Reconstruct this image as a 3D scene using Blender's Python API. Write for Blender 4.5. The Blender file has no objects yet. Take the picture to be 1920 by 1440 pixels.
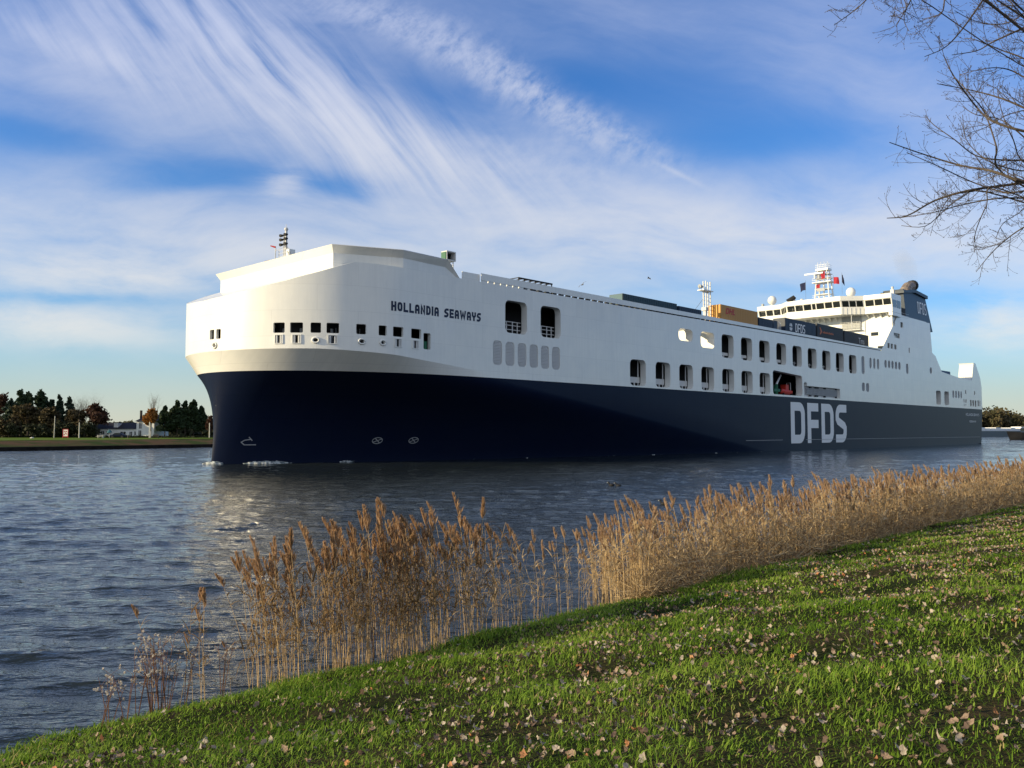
import bpy, bmesh, math, random
import numpy as np
from mathutils import Vector, Matrix, geometry
R = math.radians
random.seed(7)
rng = np.random.default_rng(11)
scene = bpy.context.scene
COL = scene.collection

# ------------------------------------------------------------------ camera
EYE = 3.65
PITCH = math.atan(89 / 1600)
cam_d = bpy.data.cameras.new('camera')
cam = bpy.data.objects.new('camera', cam_d)
COL.objects.link(cam)
cam.location = (0, 0, EYE)
cam.rotation_euler = (R(90) + PITCH, 0, 0)
cam_d.sensor_width = 36
cam_d.lens = 30
cam_d.clip_start = 0.1
cam_d.clip_end = 6000
scene.camera = cam

# ------------------------------------------------------------------ sun, sky, exposure
SUN_ELEV = R(16)
SUN_TO = Vector((-0.95, -0.31, math.tan(SUN_ELEV))).normalized()
sd = bpy.data.lights.new('sun', 'SUN')
sd.energy = 5.0
sd.angle = R(0.5)
sd.color = (1.0, 0.82, 0.50)
sun = bpy.data.objects.new('sun', sd)
COL.objects.link(sun)
sun.rotation_euler = SUN_TO.to_track_quat('Z', 'Y').to_euler()
scene.view_settings.view_transform = 'Standard'
scene.view_settings.look = 'None'
scene.view_settings.gamma = 1
scene.view_settings.use_curve_mapping = False
scene.view_settings.exposure = 0.4
SKY_STRENGTH = 0.1


class NT:
    """small helper to wire node trees"""
    def __init__(self, tree):
        self.t = tree

    def n(self, typ, **kw):
        nd = self.t.nodes.new(typ)
        for k, v in kw.items():
            if k.startswith('i_'):
                key = k[2:]
                key = int(key) if key.isdigit() else key.replace('_', ' ')
                nd.inputs[key].default_value = v
            else:
                setattr(nd, k, v)
        return nd

    def l(self, a, b):
        self.t.links.new(a, b)

    def math(self, op, a, b=None, c=None, clamp=False):
        nd = self.t.nodes.new('ShaderNodeMath')
        nd.operation = op
        nd.use_clamp = clamp
        for i, v in enumerate((a, b, c)):
            if v is None:
                continue
            if isinstance(v, (int, float)):
                nd.inputs[i].default_value = v
            else:
                self.l(v, nd.inputs[i])
        return nd.outputs[0]

    def vmath(self, op, a, b=None):
        nd = self.t.nodes.new('ShaderNodeVectorMath')
        nd.operation = op
        for i, v in enumerate((a, b)):
            if v is None:
                continue
            if isinstance(v, (tuple, list)):
                nd.inputs[i].default_value = v
            else:
                self.l(v, nd.inputs[i])
        return nd.outputs['Value'] if op in ('DOT_PRODUCT', 'LENGTH') else nd.outputs[0]

    def mix(self, f, a, b):
        nd = self.t.nodes.new('ShaderNodeMix')
        nd.data_type = 'RGBA'
        for sock, v in ((nd.inputs[0], f), (nd.inputs[6], a), (nd.inputs[7], b)):
            if isinstance(v, (int, float)):
                sock.default_value = v
            elif isinstance(v, (tuple, list)):
                sock.default_value = tuple(v) + ((1,) if len(v) == 3 else ())
            else:
                self.l(v, sock)
        return nd.outputs[2]

    def ramp(self, f, stops):
        nd = self.t.nodes.new('ShaderNodeValToRGB')
        els = nd.color_ramp.elements
        while len(els) < len(stops):
            els.new(0.5)
        for e, (p, c) in zip(els, stops):
            e.position = p
            e.color = (c, c, c, 1) if isinstance(c, (int, float)) else tuple(c) + (1,)
        self.l(f, nd.inputs[0])
        return nd.outputs[0]

    def noise(self, vec, scale, detail=4, rough=0.55, dist=0.0):
        nd = self.n('ShaderNodeTexNoise')
        nd.inputs['Scale'].default_value = scale
        nd.inputs['Detail'].default_value = detail
        nd.inputs['Roughness'].default_value = rough
        nd.inputs['Distortion'].default_value = dist
        if vec is not None:
            self.l(vec, nd.inputs['Vector'])
        return nd.outputs[0]


def build_world():
    w = bpy.data.worlds.new('World')
    scene.world = w
    w.use_nodes = True
    t = w.node_tree
    t.nodes.clear()
    N = NT(t)
    sky = N.n('ShaderNodeTexSky', sky_type='NISHITA', sun_disc=False)
    sky.sun_elevation = SUN_ELEV
    sky.sun_rotation = math.atan2(SUN_TO.x, SUN_TO.y)
    sky.air_density = 1.0
    sky.dust_density = 0.6
    sky.ozone_density = 2.5
    tc = N.n('ShaderNodeTexCoord')
    dirv = tc.outputs['Generated']
    sep = N.n('ShaderNodeSeparateXYZ')
    N.l(dirv, sep.inputs[0])
    # bearing and height of the direction, as tangents from due north (+Y)
    yy = N.math('MAXIMUM', N.math('ABSOLUTE', sep.outputs[1]), 0.12)
    a = N.math('DIVIDE', sep.outputs[0], yy)
    e = N.math('DIVIDE', sep.outputs[2], yy)
    cv = N.n('ShaderNodeCombineXYZ')
    N.l(a, cv.inputs[0])
    N.l(e, cv.inputs[1])
    N.l(N.math('MULTIPLY', N.math('LESS_THAN', sep.outputs[1], 0.0), 7.3), cv.inputs[2])
    v = cv.outputs[0]

    def stretched(ang, sx, sy, warp=None, amt=0.0):
        src = v
        if warp is not None:
            src = N.vmath('ADD', v, N.vmath('MULTIPLY', N.vmath('SUBTRACT', warp, (.5, .5, .5)), (amt, amt, 0)))
        c, s = math.cos(ang), math.sin(ang)
        u1 = N.math('MULTIPLY', N.vmath('DOT_PRODUCT', src, (c, -s, 0)), sx)
        u2 = N.math('MULTIPLY', N.vmath('DOT_PRODUCT', src, (s, c, 0)), sy)
        cb = N.n('ShaderNodeCombineXYZ')
        N.l(u1, cb.inputs[0])
        N.l(u2, cb.inputs[1])
        N.l(N.math('MULTIPLY', N.math('LESS_THAN', sep.outputs[1], 0.0), 7.3), cb.inputs[2])
        return cb.outputs[0]

    warpn = N.n('ShaderNodeTexNoise')
    warpn.inputs['Scale'].default_value = 2.2
    warpn.inputs['Detail'].default_value = 3
    N.l(v, warpn.inputs['Vector'])
    warp = warpn.outputs['Color']
    n_soft = N.noise(stretched(R(12), 2.2, 9.0, warp, 0.22), 1.0, 9, 0.60)        # long soft veils
    n_fan = N.noise(stretched(R(50), 3.6, 40.0, warp, 0.10), 1.0, 6, 0.56)          # combed cirrus
    n_gran = N.noise(stretched(R(-35), 40, 62, warp, 0.10), 1.0, 4, 0.65)          # mackerel grain
    n_puff = N.noise(stretched(R(3), 5.0, 19, warp, 0.16), 1.0, 8, 0.6)          # low clouds

    def blob(px, py, hl, hw, ang, amp):
        ca, ce = (px - 960) / 1600, (809 - py) / 1600
        A = R(ang)
        c, s = math.cos(A), math.sin(A)
        q = N.vmath('SUBTRACT', v, (ca, ce, 0))
        p1 = N.vmath('DOT_PRODUCT', q, (c * 1600 / hl, -s * 1600 / hl, 0))
        p2 = N.vmath('DOT_PRODUCT', q, (s * 1600 / hw, c * 1600 / hw, 0))
        r2 = N.math('ADD', N.math('MULTIPLY', p1, p1), N.math('MULTIPLY', p2, p2))
        return N.math('MULTIPLY', N.math('POWER', 0.3679, r2), amp)

    def total(lst):
        acc = None
        for b in lst:
            x = blob(*b)
            acc = x if acc is None else N.math('ADD', acc, x)
        return acc

    soft = total([(430, 170, 620, 165, 16, .44), (60, 110, 300, 85, 18, .34), (250, 330, 300, 60, 8, .22), (980, 170, 330, 80, 27, .22), (850, 300, 300, 70, 6, .30),
                  (150, 400, 420, 60, 2, .42), (1560, 60, 230, 120, 20, .38), (1780, 260, 260, 230, 0, .34),
                  (1120, 20, 260, 60, 8, .30), (1000, 395, 420, 45, 4, .28), (660, 20, 200, 60, 20, .2)])
    fan = total([(560, 150, 260, 90, 38, .84), (380, 50, 230, 95, 35, .74), (200, 60, 220, 70, 30, .5), (760, 260, 220, 70, 18, .45), (840, 300, 210, 55, 20, .45), (120, 75, 190, 26, 21, .50),
                 (640, 235, 160, 40, 38, .35)])
    gran = total([(830, 70, 150, 34, 22, .55), (960, 140, 130, 36, 30, .65), (1130, 235, 150, 36, 24, .55), (700, 8, 150, 30, 10, .5),
                  (1040, 300, 150, 40, 8, .25)])
    puff = total([(525, 338, 38, 28, 0, 1.1), (190, 512, 210, 34, 3, .95), (90, 605, 220, 40, 4, 1.0), (600, 480, 260, 45, 2, .25),
                  (1890, 605, 120, 46, 0, 1.15), (1290, 440, 480, 70, 2, .35), (400, 470, 300, 40, 4, .3), (1600, 430, 300, 60, 0, .3)])
    hole = total([(400, 322, 190, 42, 4, .55), (640, 345, 100, 30, 14, .42), (1190, 160, 250, 75, 8, .24), (1060, 130, 120, 40, 10, .14), (860, 175, 110, 40, 22, .26),
                  (60, 245, 170, 38, 8, .36), (1420, 255, 240, 45, -4, .30), (90, 175, 120, 28, 14, .2), (250, 345, 120, 20, 0, .2),
                  (385, 525, 100, 24, 20, .45), (1800, 560, 240, 22, 0, .3), (110, 558, 190, 15, 2, .42), (180, 455, 200, 14, 3, .22), (1500, 540, 260, 16, 0, .25)])
    trail = blob(1275, 318, 50, 5, 27, .28)

    def mod(x, nz, lo, hi):
        return N.math('MULTIPLY', x, N.ramp(nz, [(lo, 0.0), (hi, 1.0)]))
    band = N.math('MULTIPLY', N.math('POWER', 0.3679, N.math('POWER', N.math('DIVIDE', N.math('SUBTRACT', e, 0.225), 0.085), 2.0)), 0.62)
    d1 = N.math('ADD', mod(soft, n_soft, .26, .74), mod(fan, n_fan, .37, .66))
    d2 = N.math('ADD', mod(gran, n_gran, .34, .74), mod(puff, n_puff, .34, .62))
    d3 = N.math('ADD', mod(band, n_puff, .12, .66), N.math('ADD', trail, N.math('MULTIPLY', N.ramp(n_soft, [(.28, .05), (.8, 1.0)]), .22)))
    dens = N.math('SUBTRACT', N.math('ADD', N.math('ADD', d1, d2), d3), hole)
    dens = N.math('SMOOTH_MAX', dens, 0.0, 0.42)
    # thin cloud never becomes quite opaque; a fine grain keeps it from looking brushed
    grain = N.noise(stretched(R(-20), 26, 60, warp, 0.15), 1.0, 6, .65)
    dens = N.math('MULTIPLY', dens, N.ramp(grain, [(.25, .84), (.75, 1.0)]))
    dens = N.math('SUBTRACT', 1.0, N.math('POWER', 0.3679, N.math('MULTIPLY', dens, 1.38)), clamp=True)
    # nishita base, made a little deeper, then paler and warmer towards the horizon where the air is thick
    hs = N.n('ShaderNodeHueSaturation')
    hs.inputs['Saturation'].default_value = 1.18
    hs.inputs['Value'].default_value = 1.0
    N.l(sky.outputs[0], hs.inputs['Color'])
    k = 1 / SKY_STRENGTH
    base = N.vmath('MULTIPLY', hs.outputs[0], (.62, 1.0, 1.46))
    col = N.mix(N.ramp(e, [(0.0, 1.0), (.05, .8), (.13, .25), (.22, .08), (.4, 0.0)]), base, N.mix(N.ramp(e, [(0.0, 0.0), (.09, 1.0)]), (.47 * k, .47 * k, .36 * k), (.32 * k, .47 * k, .50 * k)))
    cloudc = N.mix(N.ramp(e, [(.05, 0.0), (.22, .35), (.5, 1.0)]), (.66 * k, .645 * k, .59 * k), (.46 * k, .505 * k, .66 * k))
    # clearer, deeper sky overhead
    high = N.ramp(e, [(.52, 0.0), (.95, 1.0)])
    dens = N.math('MULTIPLY', dens, N.math('SUBTRACT', 1.0, N.math('MULTIPLY', high, .65)))
    col = N.mix(N.math('MULTIPLY', high, .45), col, (.06 * k, .078 * k, .105 * k))
    col = N.mix(dens, col, cloudc)
    # added fill: unseen sky behind us is brightened to lift the shaded hull side
    rear_fill = N.math('MULTIPLY', N.ramp(N.math('MULTIPLY', sep.outputs[1], -1.0), [(0.05, 0.0), (.45, 1.0)]), N.ramp(n_soft, [(.2, .55), (.7, 1.0)]))
    col = N.mix(rear_fill, col, (.52 * k, .57 * k, .64 * k))
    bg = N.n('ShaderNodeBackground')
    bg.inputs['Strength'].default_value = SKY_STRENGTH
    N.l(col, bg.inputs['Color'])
    out = N.n('ShaderNodeOutputWorld')
    N.l(bg.outputs[0], out.inputs[0])


build_world()


# ------------------------------------------------------------------ helpers
def mat(name, color, rough=0.6, metallic=0.0, spec=0.35, noise=None, bump=None, coat=0.0, transl=0.0, island=None, coord='Object'):
    """procedural Principled material; noise=(scale, colour2, lo, hi); bump=(scale, strength, distance)"""
    m = bpy.data.materials.new(name)
    m.use_nodes = True
    t = m.node_tree
    N = NT(t)
    b = t.nodes['Principled BSDF']
    b.inputs['Base Color'].default_value = tuple(color) + (1,)
    b.inputs['Roughness'].default_value = rough
    b.inputs['Metallic'].default_value = metallic
    b.inputs['Specular IOR Level'].default_value = spec
    b.inputs['Coat Weight'].default_value = coat
    tc = N.n('ShaderNodeTexCoord')
    co = tc.outputs[coord]
    colsock = None
    if noise:
        f = N.ramp(N.noise(co, noise[0], 5, .6), [(noise[2], 0.0), (noise[3], 1.0)])
        colsock = N.mix(f, color, noise[1])
    if island:
        g = N.n('ShaderNodeNewGeometry')
        colsock = N.mix(N.math('MULTIPLY', g.outputs['Random Per Island'], island[1]), colsock if colsock is not None else color, island[0])
    if colsock is not None:
        N.l(colsock, b.inputs['Base Color'])
    if bump:
        bp = N.n('ShaderNodeBump')
        bp.inputs['Strength'].default_value = bump[1]
        bp.inputs['Distance'].default_value = bump[2]
        N.l(N.noise(co, bump[0], 4, .55), bp.inputs['Height'])
        N.l(bp.outputs[0], b.inputs['Normal'])
    if transl:
        tr = N.n('ShaderNodeBsdfTranslucent')
        tr.inputs[0].default_value = tuple(color) + (1,)
        if colsock is not None:
            N.l(colsock, tr.inputs[0])
        mx = N.n('ShaderNodeMixShader')
        mx.inputs[0].default_value = transl
        out = t.nodes['Material Output']
        N.l(b.outputs[0], mx.inputs[1])
        N.l(tr.outputs[0], mx.inputs[2])
        N.l(mx.outputs[0], out.inputs[0])
    return m


def tag(o, label=None, cat=None, group=None, kind=None):
    if label:
        o['label'] = label
    if cat:
        o['category'] = cat
    if group:
        o['group'] = group
    if kind:
        o['kind'] = kind
    return o


def link(name, me, parent=None):
    o = bpy.data.objects.new(name, me)
    COL.objects.link(o)
    if parent is not None:
        o.parent = parent
    return o


def empty(name, loc, rz=0.0):
    o = bpy.data.objects.new(name, None)
    COL.objects.link(o)
    o.location = loc
    o.rotation_euler = (0, 0, rz)
    return o


def copy_tree(o, parent=None):
    c = o.copy()
    COL.objects.link(c)
    if parent is not None:
        c.parent = parent
    for ch in list(o.children):
        copy_tree(ch, c)
    return c


class MB:
    """collects geometry for ONE mesh object"""
    def __init__(self):
        self.v = []
        self.f = []

    def add(self, vs, fs):
        o = len(self.v)
        self.v += [tuple(p) for p in vs]
        self.f += [tuple(i + o for i in q) for q in fs]
        return self

    def box(self, x0, x1, y0, y1, z0, z1, M=None):
        vs = [(x, y, z) for z in (z0, z1) for y in (y0, y1) for x in (x0, x1)]
        if M is not None:
            vs = [tuple(M @ Vector(p)) for p in vs]
        return self.add(vs, [(0, 2, 3, 1), (4, 5, 7, 6), (0, 1, 5, 4), (2, 6, 7, 3), (0, 4, 6, 2), (1, 3, 7, 5)])

    def prism(self, poly, z0, z1, axis='z'):
        """polygon extruded; axis z: (x,y) points; axis y: (x,z) points between y=z0..z1; axis x: (y,z)"""
        n = len(poly)
        mk = {'z': lambda p, h: (p[0], p[1], h), 'y': lambda p, h: (p[0], h, p[1]), 'x': lambda p, h: (h, p[0], p[1])}[axis]
        vs = [mk(p, z0) for p in poly] + [mk(p, z1) for p in poly]
        fs = [tuple(range(n))[::-1], tuple(range(n, 2 * n))] + [(i, (i + 1) % n, n + (i + 1) % n, n + i) for i in range(n)]
        return self.add(vs, fs)

    def tube(self, pts, radii, n=6, cap=True):
        pts = [Vector(p) for p in pts]
        if isinstance(radii, (int, float)):
            radii = [radii] * len(pts)
        vs, fs = [], []
        ref = None
        for i, p in enumerate(pts):
            t = (pts[min(i + 1, len(pts) - 1)] - pts[max(i - 1, 0)])
            if t.length < 1e-9:
                t = Vector((0, 0, 1))
            t.normalize()
            if ref is None:
                ref = t.orthogonal().normalized()
            ref = (ref - t * ref.dot(t))
            if ref.length < 1e-6:
                ref = t.orthogonal()
            ref.normalize()
            b = t.cross(ref)
            for k in range(n):
                an = 2 * math.pi * k / n
                vs.append(p + (ref * math.cos(an) + b * math.sin(an)) * radii[i])
        for i in range(len(pts) - 1):
            for k in range(n):
                fs.append((i * n + k, i * n + (k + 1) % n, (i + 1) * n + (k + 1) % n, (i + 1) * n + k))
        if cap:
            fs.append(tuple(range(n))[::-1])
            fs.append(tuple(range((len(pts) - 1) * n, len(pts) * n)))
        return self.add(vs, fs)

    def ball(self, c, r, seg=14, rings=9, zs=1.0):
        vs = [(c[0], c[1], c[2] + r * zs)]
        for i in range(1, rings):
            ph = math.pi * i / rings
            for k in range(seg):
                th = 2 * math.pi * k / seg
                vs.append((c[0] + r * math.sin(ph) * math.cos(th), c[1] + r * math.sin(ph) * math.sin(th), c[2] + r * zs * math.cos(ph)))
        vs.append((c[0], c[1], c[2] - r * zs))
        fs = [(0, 1 + k, 1 + (k + 1) % seg) for k in range(seg)]
        for i in range(rings - 2):
            for k in range(seg):
                A = 1 + i * seg
                fs.append((A + k, A + seg + k, A + seg + (k + 1) % seg, A + (k + 1) % seg))
        L = len(vs) - 1
        A = 1 + (rings - 2) * seg
        fs += [(L, A + (k + 1) % seg, A + k) for k in range(seg)]
        return self.add(vs, fs)

    def build(self, name, m, parent=None, smooth=False, bevel=0.0):
        me = bpy.data.meshes.new(name)
        me.from_pydata(self.v, [], self.f)
        if bevel:
            bm = bmesh.new()
            bm.from_mesh(me)
            es = [e for e in bm.edges if len(e.link_faces) == 2 and e.calc_face_angle(0) > 0.5]
            bmesh.ops.bevel(bm, geom=es, offset=bevel, segments=2, affect='EDGES', clamp_overlap=True)
            bm.to_mesh(me)
            bm.free()
        me.materials.append(m)
        if smooth:
            me.polygons.foreach_set('use_smooth', [True] * len(me.polygons))
        me.update()
        return link(name, me, parent)


def np_mesh(name, V, F, mats, midx=None, parent=None, smooth=False, attr=None):
    """big triangle / quad mesh out of numpy arrays"""
    me = bpy.data.meshes.new(name)
    nv, nf, k = len(V), len(F), F.shape[1]
    me.vertices.add(nv)
    me.vertices.foreach_set('co', np.ascontiguousarray(V, dtype=np.float32).ravel())
    me.loops.add(nf * k)
    me.loops.foreach_set('vertex_index', np.ascontiguousarray(F, dtype=np.int32).ravel())
    me.polygons.add(nf)
    me.polygons.foreach_set('loop_start', np.arange(0, nf * k, k, dtype=np.int32))
    me.polygons.foreach_set('loop_total', np.full(nf, k, dtype=np.int32))
    for m in mats:
        me.materials.append(m)
    if midx is not None:
        me.polygons.foreach_set('material_index', np.ascontiguousarray(midx, dtype=np.int32))
    if smooth:
        me.polygons.foreach_set('use_smooth', np.ones(nf, dtype=bool))
    if attr is not None:
        a = me.attributes.new('tint', 'FLOAT', 'POINT')
        a.data.foreach_set('value', np.ascontiguousarray(attr, dtype=np.float32))
    me.update(calc_edges=True)
    return link(name, me, parent)


def gz(px, py, z):
    """the point of the level z that lies in the direction a place in the photograph shows"""
    u, v = (px - 960) / 1600, (720 - py) / 1600
    cp, sp = math.cos(PITCH), math.sin(PITCH)
    r = Vector((u, cp - v * sp, sp + v * cp))
    return Vector((0, 0, EYE)) + r * ((z - EYE) / r.z)


def atY(px, py, Y):
    u, v = (px - 960) / 1600, (720 - py) / 1600
    cp, sp = math.cos(PITCH), math.sin(PITCH)
    r = Vector((u, cp - v * sp, sp + v * cp))
    return Vector((0, 0, EYE)) + r * (Y / r.y)


# the canal runs along DV; NV points across it, from our bank to the far one
DV = Vector((0.68819, 0.72553, 0))
NV = Vector((-0.72553, 0.68819, 0))


def canal(s, n, z=0.0):
    return Vector((DV.x * s + NV.x * n, DV.y * s + NV.y * n, z))

# ================================================================== the ferry
S_O, N_C, HB = 42.0, 89.9, 16.5
RZ = math.atan2(DV.y, DV.x)
SHIP_LOC = canal(S_O, N_C, 0)


def SW(S, hb, z):
    """world point of a place on the ferry: metres aft of the bow, metres to the near side of the centreline, height"""
    return canal(S_O + S, N_C - hb, z)


M = {}
M['white'] = mat('white_hull_paint', (.80, .795, .76), .38, coat=.25, noise=(.35, (.72, .73, .72), .35, .8), bump=(.55, .12, .05))
M['white'].node_tree.nodes['Principled BSDF'].inputs['Coat Weight'].default_value = .55
M['white'].node_tree.nodes['Principled BSDF'].inputs['Coat Roughness'].default_value = .13
M['navy'] = mat('navy_hull_paint', (.005, .010, .031), .38, spec=.09, noise=(.25, (.008, .013, .032), .35, .85), bump=(.45, .15, .06))


def add_seams(m, w, h, dark, bump):
    """faint plate seams and a little waviness on hull paint"""
    N = NT(m.node_tree)
    b = m.node_tree.nodes['Principled BSDF']
    tc = N.n('ShaderNodeTexCoord')
    sp = N.n('ShaderNodeSeparateXYZ')
    N.l(tc.outputs['Object'], sp.inputs[0])
    cb = N.n('ShaderNodeCombineXYZ')
    N.l(N.math('SUBTRACT', sp.outputs[0], N.math('MULTIPLY', sp.outputs[1], .35)), cb.inputs[0])
    N.l(sp.outputs[2], cb.inputs[1])
    br = N.n('ShaderNodeTexBrick')
    br.inputs['Color1'].default_value = (1, 1, 1, 1)
    br.inputs['Color2'].default_value = (.965, .965, .965, 1)
    br.inputs['Mortar'].default_value = (dark, dark, dark, 1)
    br.inputs['Scale'].default_value = 1.0
    br.inputs['Mortar Size'].default_value = .035
    br.inputs['Mortar Smooth'].default_value = .6
    br.inputs['Brick Width'].default_value = w
    br.inputs['Row Height'].default_value = h
    N.l(cb.outputs[0], br.inputs['Vector'])
    # thin vertical weather streaks
    st = N.n('ShaderNodeCombineXYZ')
    N.l(N.math('MULTIPLY', sp.outputs[0], 2.2), st.inputs[0])
    N.l(N.math('MULTIPLY', sp.outputs[2], .16), st.inputs[2])
    f = N.ramp(N.noise(st.outputs[0], 1.0, 5, .65), [(.38, .955), (.62, 1.0)])
    old = b.inputs['Base Color'].links[0].from_socket
    c = N.mix(1.0, old, br.outputs[0])
    c.node.blend_type = 'MULTIPLY'
    c2 = N.mix(1.0, c, f)
    c2.node.blend_type = 'MULTIPLY'
    N.l(c2, b.inputs['Base Color'])
    bn = b.inputs['Normal'].links[0].from_node
    nh = N.math('ADD', bn.inputs['Height'].links[0].from_socket, N.math('MULTIPLY', br.outputs['Color'], bump))
    N.l(nh, bn.inputs['Height'])


add_seams(M['white'], 9.0, 2.75, .89, .5)
add_seams(M['navy'], 9.0, 2.55, .8, .5)
M['deck'] = mat('deck_paint', (.16, .18, .17), .8)
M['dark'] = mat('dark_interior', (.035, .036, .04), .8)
M['grey'] = mat('grey_paint', (.32, .34, .36), .55)
M['lgrey'] = mat('light_grey_paint', (.55, .56, .57), .5)
M['glass'] = mat('dark_window_glass', (.012, .016, .018), .08, spec=.6)
M['black'] = mat('black_rubber', (.012, .012, .013), .7)
M['letter_navy'] = mat('navy_lettering', (.012, .018, .05), .45)
M['letter_white'] = mat('white_lettering', (.72, .73, .75), .45)
M['mark_grey'] = mat('worn_white_marking', (.30, .31, .33), .6)
M['funnel'] = mat('funnel_blue', (.012, .030, .060), .45)
M['pipe'] = mat('sooty_steel', (.27, .22, .19), .55, noise=(2.0, (.12, .10, .09), .4, .7))
M['green'] = mat('green_machinery', (.012, .11, .055), .5)
M['red'] = mat('red_grp', (.48, .035, .02), .45)
M['wood'] = mat('weathered_wood', (.20, .13, .09), .8)
M['rope'] = mat('wire_rope', (.10, .10, .10), .7)

ship = empty('ferry', SHIP_LOC, RZ)
tag(ship, 'huge white and navy freight ferry sailing up the canal, bow towards the reeds', 'ship')


def part(mb, name, m, parent=ship, **kw):
    return mb.build(name, M[m] if isinstance(m, str) else m, parent, **kw)


def L(S, hb, z):
    return (S, -hb, z)


# ---- plan shapes
_ph = np.radians(np.linspace(0, 90, 361))
_tS = np.append(18 - 15.2 * np.cos(_ph), 260.0)
_tH = np.append(HB * np.sin(_ph), HB)
_tU = np.concatenate([[0], np.cumsum(np.hypot(np.diff(_tS), np.diff(_tH)))])


def wall(u, off=0.0):
    """near-side point of the upright bow and side wall at arc length u from the stem, pushed outwards by off"""
    S, h = np.interp(u, _tU, _tS), np.interp(u, _tU, _tH)
    if u >= _tU[360]:
        nx, ny = 0.0, 1.0
    else:
        ph = np.interp(u, _tU[:361], _ph)
        nx, ny = -math.cos(ph) / 15.2, math.sin(ph) / 16.5
        l = math.hypot(nx, ny)
        nx, ny = nx / l, ny / l
    return S + nx * off, h + ny * off


def uS(S):
    return float(np.interp(S, _tS, _tU))


def z_kn(S):
    return float(np.interp(S, [0, 9, 16.8, 27.1, 36], [12.4, 12.4, 12.05, 11.15, 10.2]))


def z_top(S):
    if S < 12.2:
        return 18.15 + (S - 2.8) * .392
    return float(np.interp(S, [12.2, 30, 160], [21.83, 21.76, 22.28]))


def rrect(x0, x1, y0, y1, r, k=4):
    r = min(r, (x1 - x0) * .499, (y1 - y0) * .499)
    pts = []
    for cx, cy, a0 in ((x1 - r, y1 - r, 0), (x0 + r, y1 - r, 90), (x0 + r, y0 + r, 180), (x1 - r, y0 + r, 270)):
        for i in range(k + 1):
            a = R(a0 + 90 * i / k)
            pts.append((cx + r * math.cos(a), cy + r * math.sin(a)))
    return pts


def inpoly(P, poly):
    x, y = P[:, 0], P[:, 1]
    c = np.zeros(len(P), bool)
    n = len(poly)
    for i in range(n):
        (x1, y1), (x2, y2) = poly[i], poly[(i + 1) % n]
        if y1 == y2:
            continue
        cond = ((y1 > y) != (y2 > y)) & (x < (x2 - x1) * (y - y1) / (y2 - y1) + x1)
        c ^= cond
    return c


def holed_panel(name, outline, holes, m, parent, side=1, u_curve=25.5):
    """plate over the wall with real openings; holes = [(polygon, jamb depth)]"""
    dense = []
    n = len(outline)
    for i in range(n):
        p, q = outline[i], outline[(i + 1) % n]
        dense.append(p)
        if min(p[0], q[0]) < u_curve:
            k = int(math.dist(p, q) / .55)
            for j in range(1, k):
                dense.append((p[0] + (q[0] - p[0]) * j / k, p[1] + (q[1] - p[1]) * j / k))
    V = [Vector(p) for p in dense]
    E = [(i, (i + 1) % len(dense)) for i in range(len(dense))]
    for poly, dep in holes:
        o = len(V)
        V += [Vector(p) for p in poly]
        E += [(o + i, o + (i + 1) % len(poly)) for i in range(len(poly))]
    g = np.array([(u, z) for u in np.arange(.4, u_curve, .55) for z in np.arange(11.2, 22.5, 1.3)])
    ok = inpoly(g, dense)
    for poly, dep in holes:
        pp = np.array(poly)
        ok &= ~((g[:, 0] > pp[:, 0].min() - .12) & (g[:, 0] < pp[:, 0].max() + .12) & (g[:, 1] > pp[:, 1].min() - .12) & (g[:, 1] < pp[:, 1].max() + .12))
    dn = np.array(dense)
    for i, p in enumerate(g):
        if ok[i] and np.min(np.hypot(dn[:, 0] - p[0], dn[:, 1] - p[1])) > .2:
            V.append(Vector(p))
    vo, eo, fo, *_ = geometry.delaunay_2d_cdt(V, E, [], 0, 1e-5)
    vo2 = np.array([(p.x, p.y) for p in vo])
    F = np.array([f for f in fo])
    cen = vo2[F].mean(axis=1)
    keep = inpoly(cen, dense)
    for poly, dep in holes:
        pp = np.array(poly)
        m_ = (cen[:, 0] > pp[:, 0].min()) & (cen[:, 0] < pp[:, 0].max()) & (cen[:, 1] > pp[:, 1].min()) & (cen[:, 1] < pp[:, 1].max())
        idx = np.where(m_)[0]
        if len(idx):
            keep[idx[inpoly(cen[idx], poly)]] = False
    mb = MB()
    vs = []
    for u, z in vo2:
        S, h = wall(u)
        vs.append((S, -h * side, z))
    fs = [tuple(int(i) for i in f) for f in F[keep]]
    if side < 0:
        fs = [f[::-1] for f in fs]
    mb.add(vs, fs)
    nsm = len(fs)
    for poly, dep in holes:
        ring = []
        for u, z in poly:
            S, h = wall(u)
            S2, h2 = wall(u, -dep)
            ring.append(((S, -h * side, z), (S2, -h2 * side, z)))
        k = len(ring)
        vs = [r[0] for r in ring] + [r[1] for r in ring]
        mb.add(vs, [(i, (i + 1) % k, k + (i + 1) % k, k + i) for i in range(k)])
    o = mb.build(name, m, parent)
    sm = [i < nsm for i in range(len(o.data.polygons))]
    o.data.polygons.foreach_set('use_smooth', sm)
    return o


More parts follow.
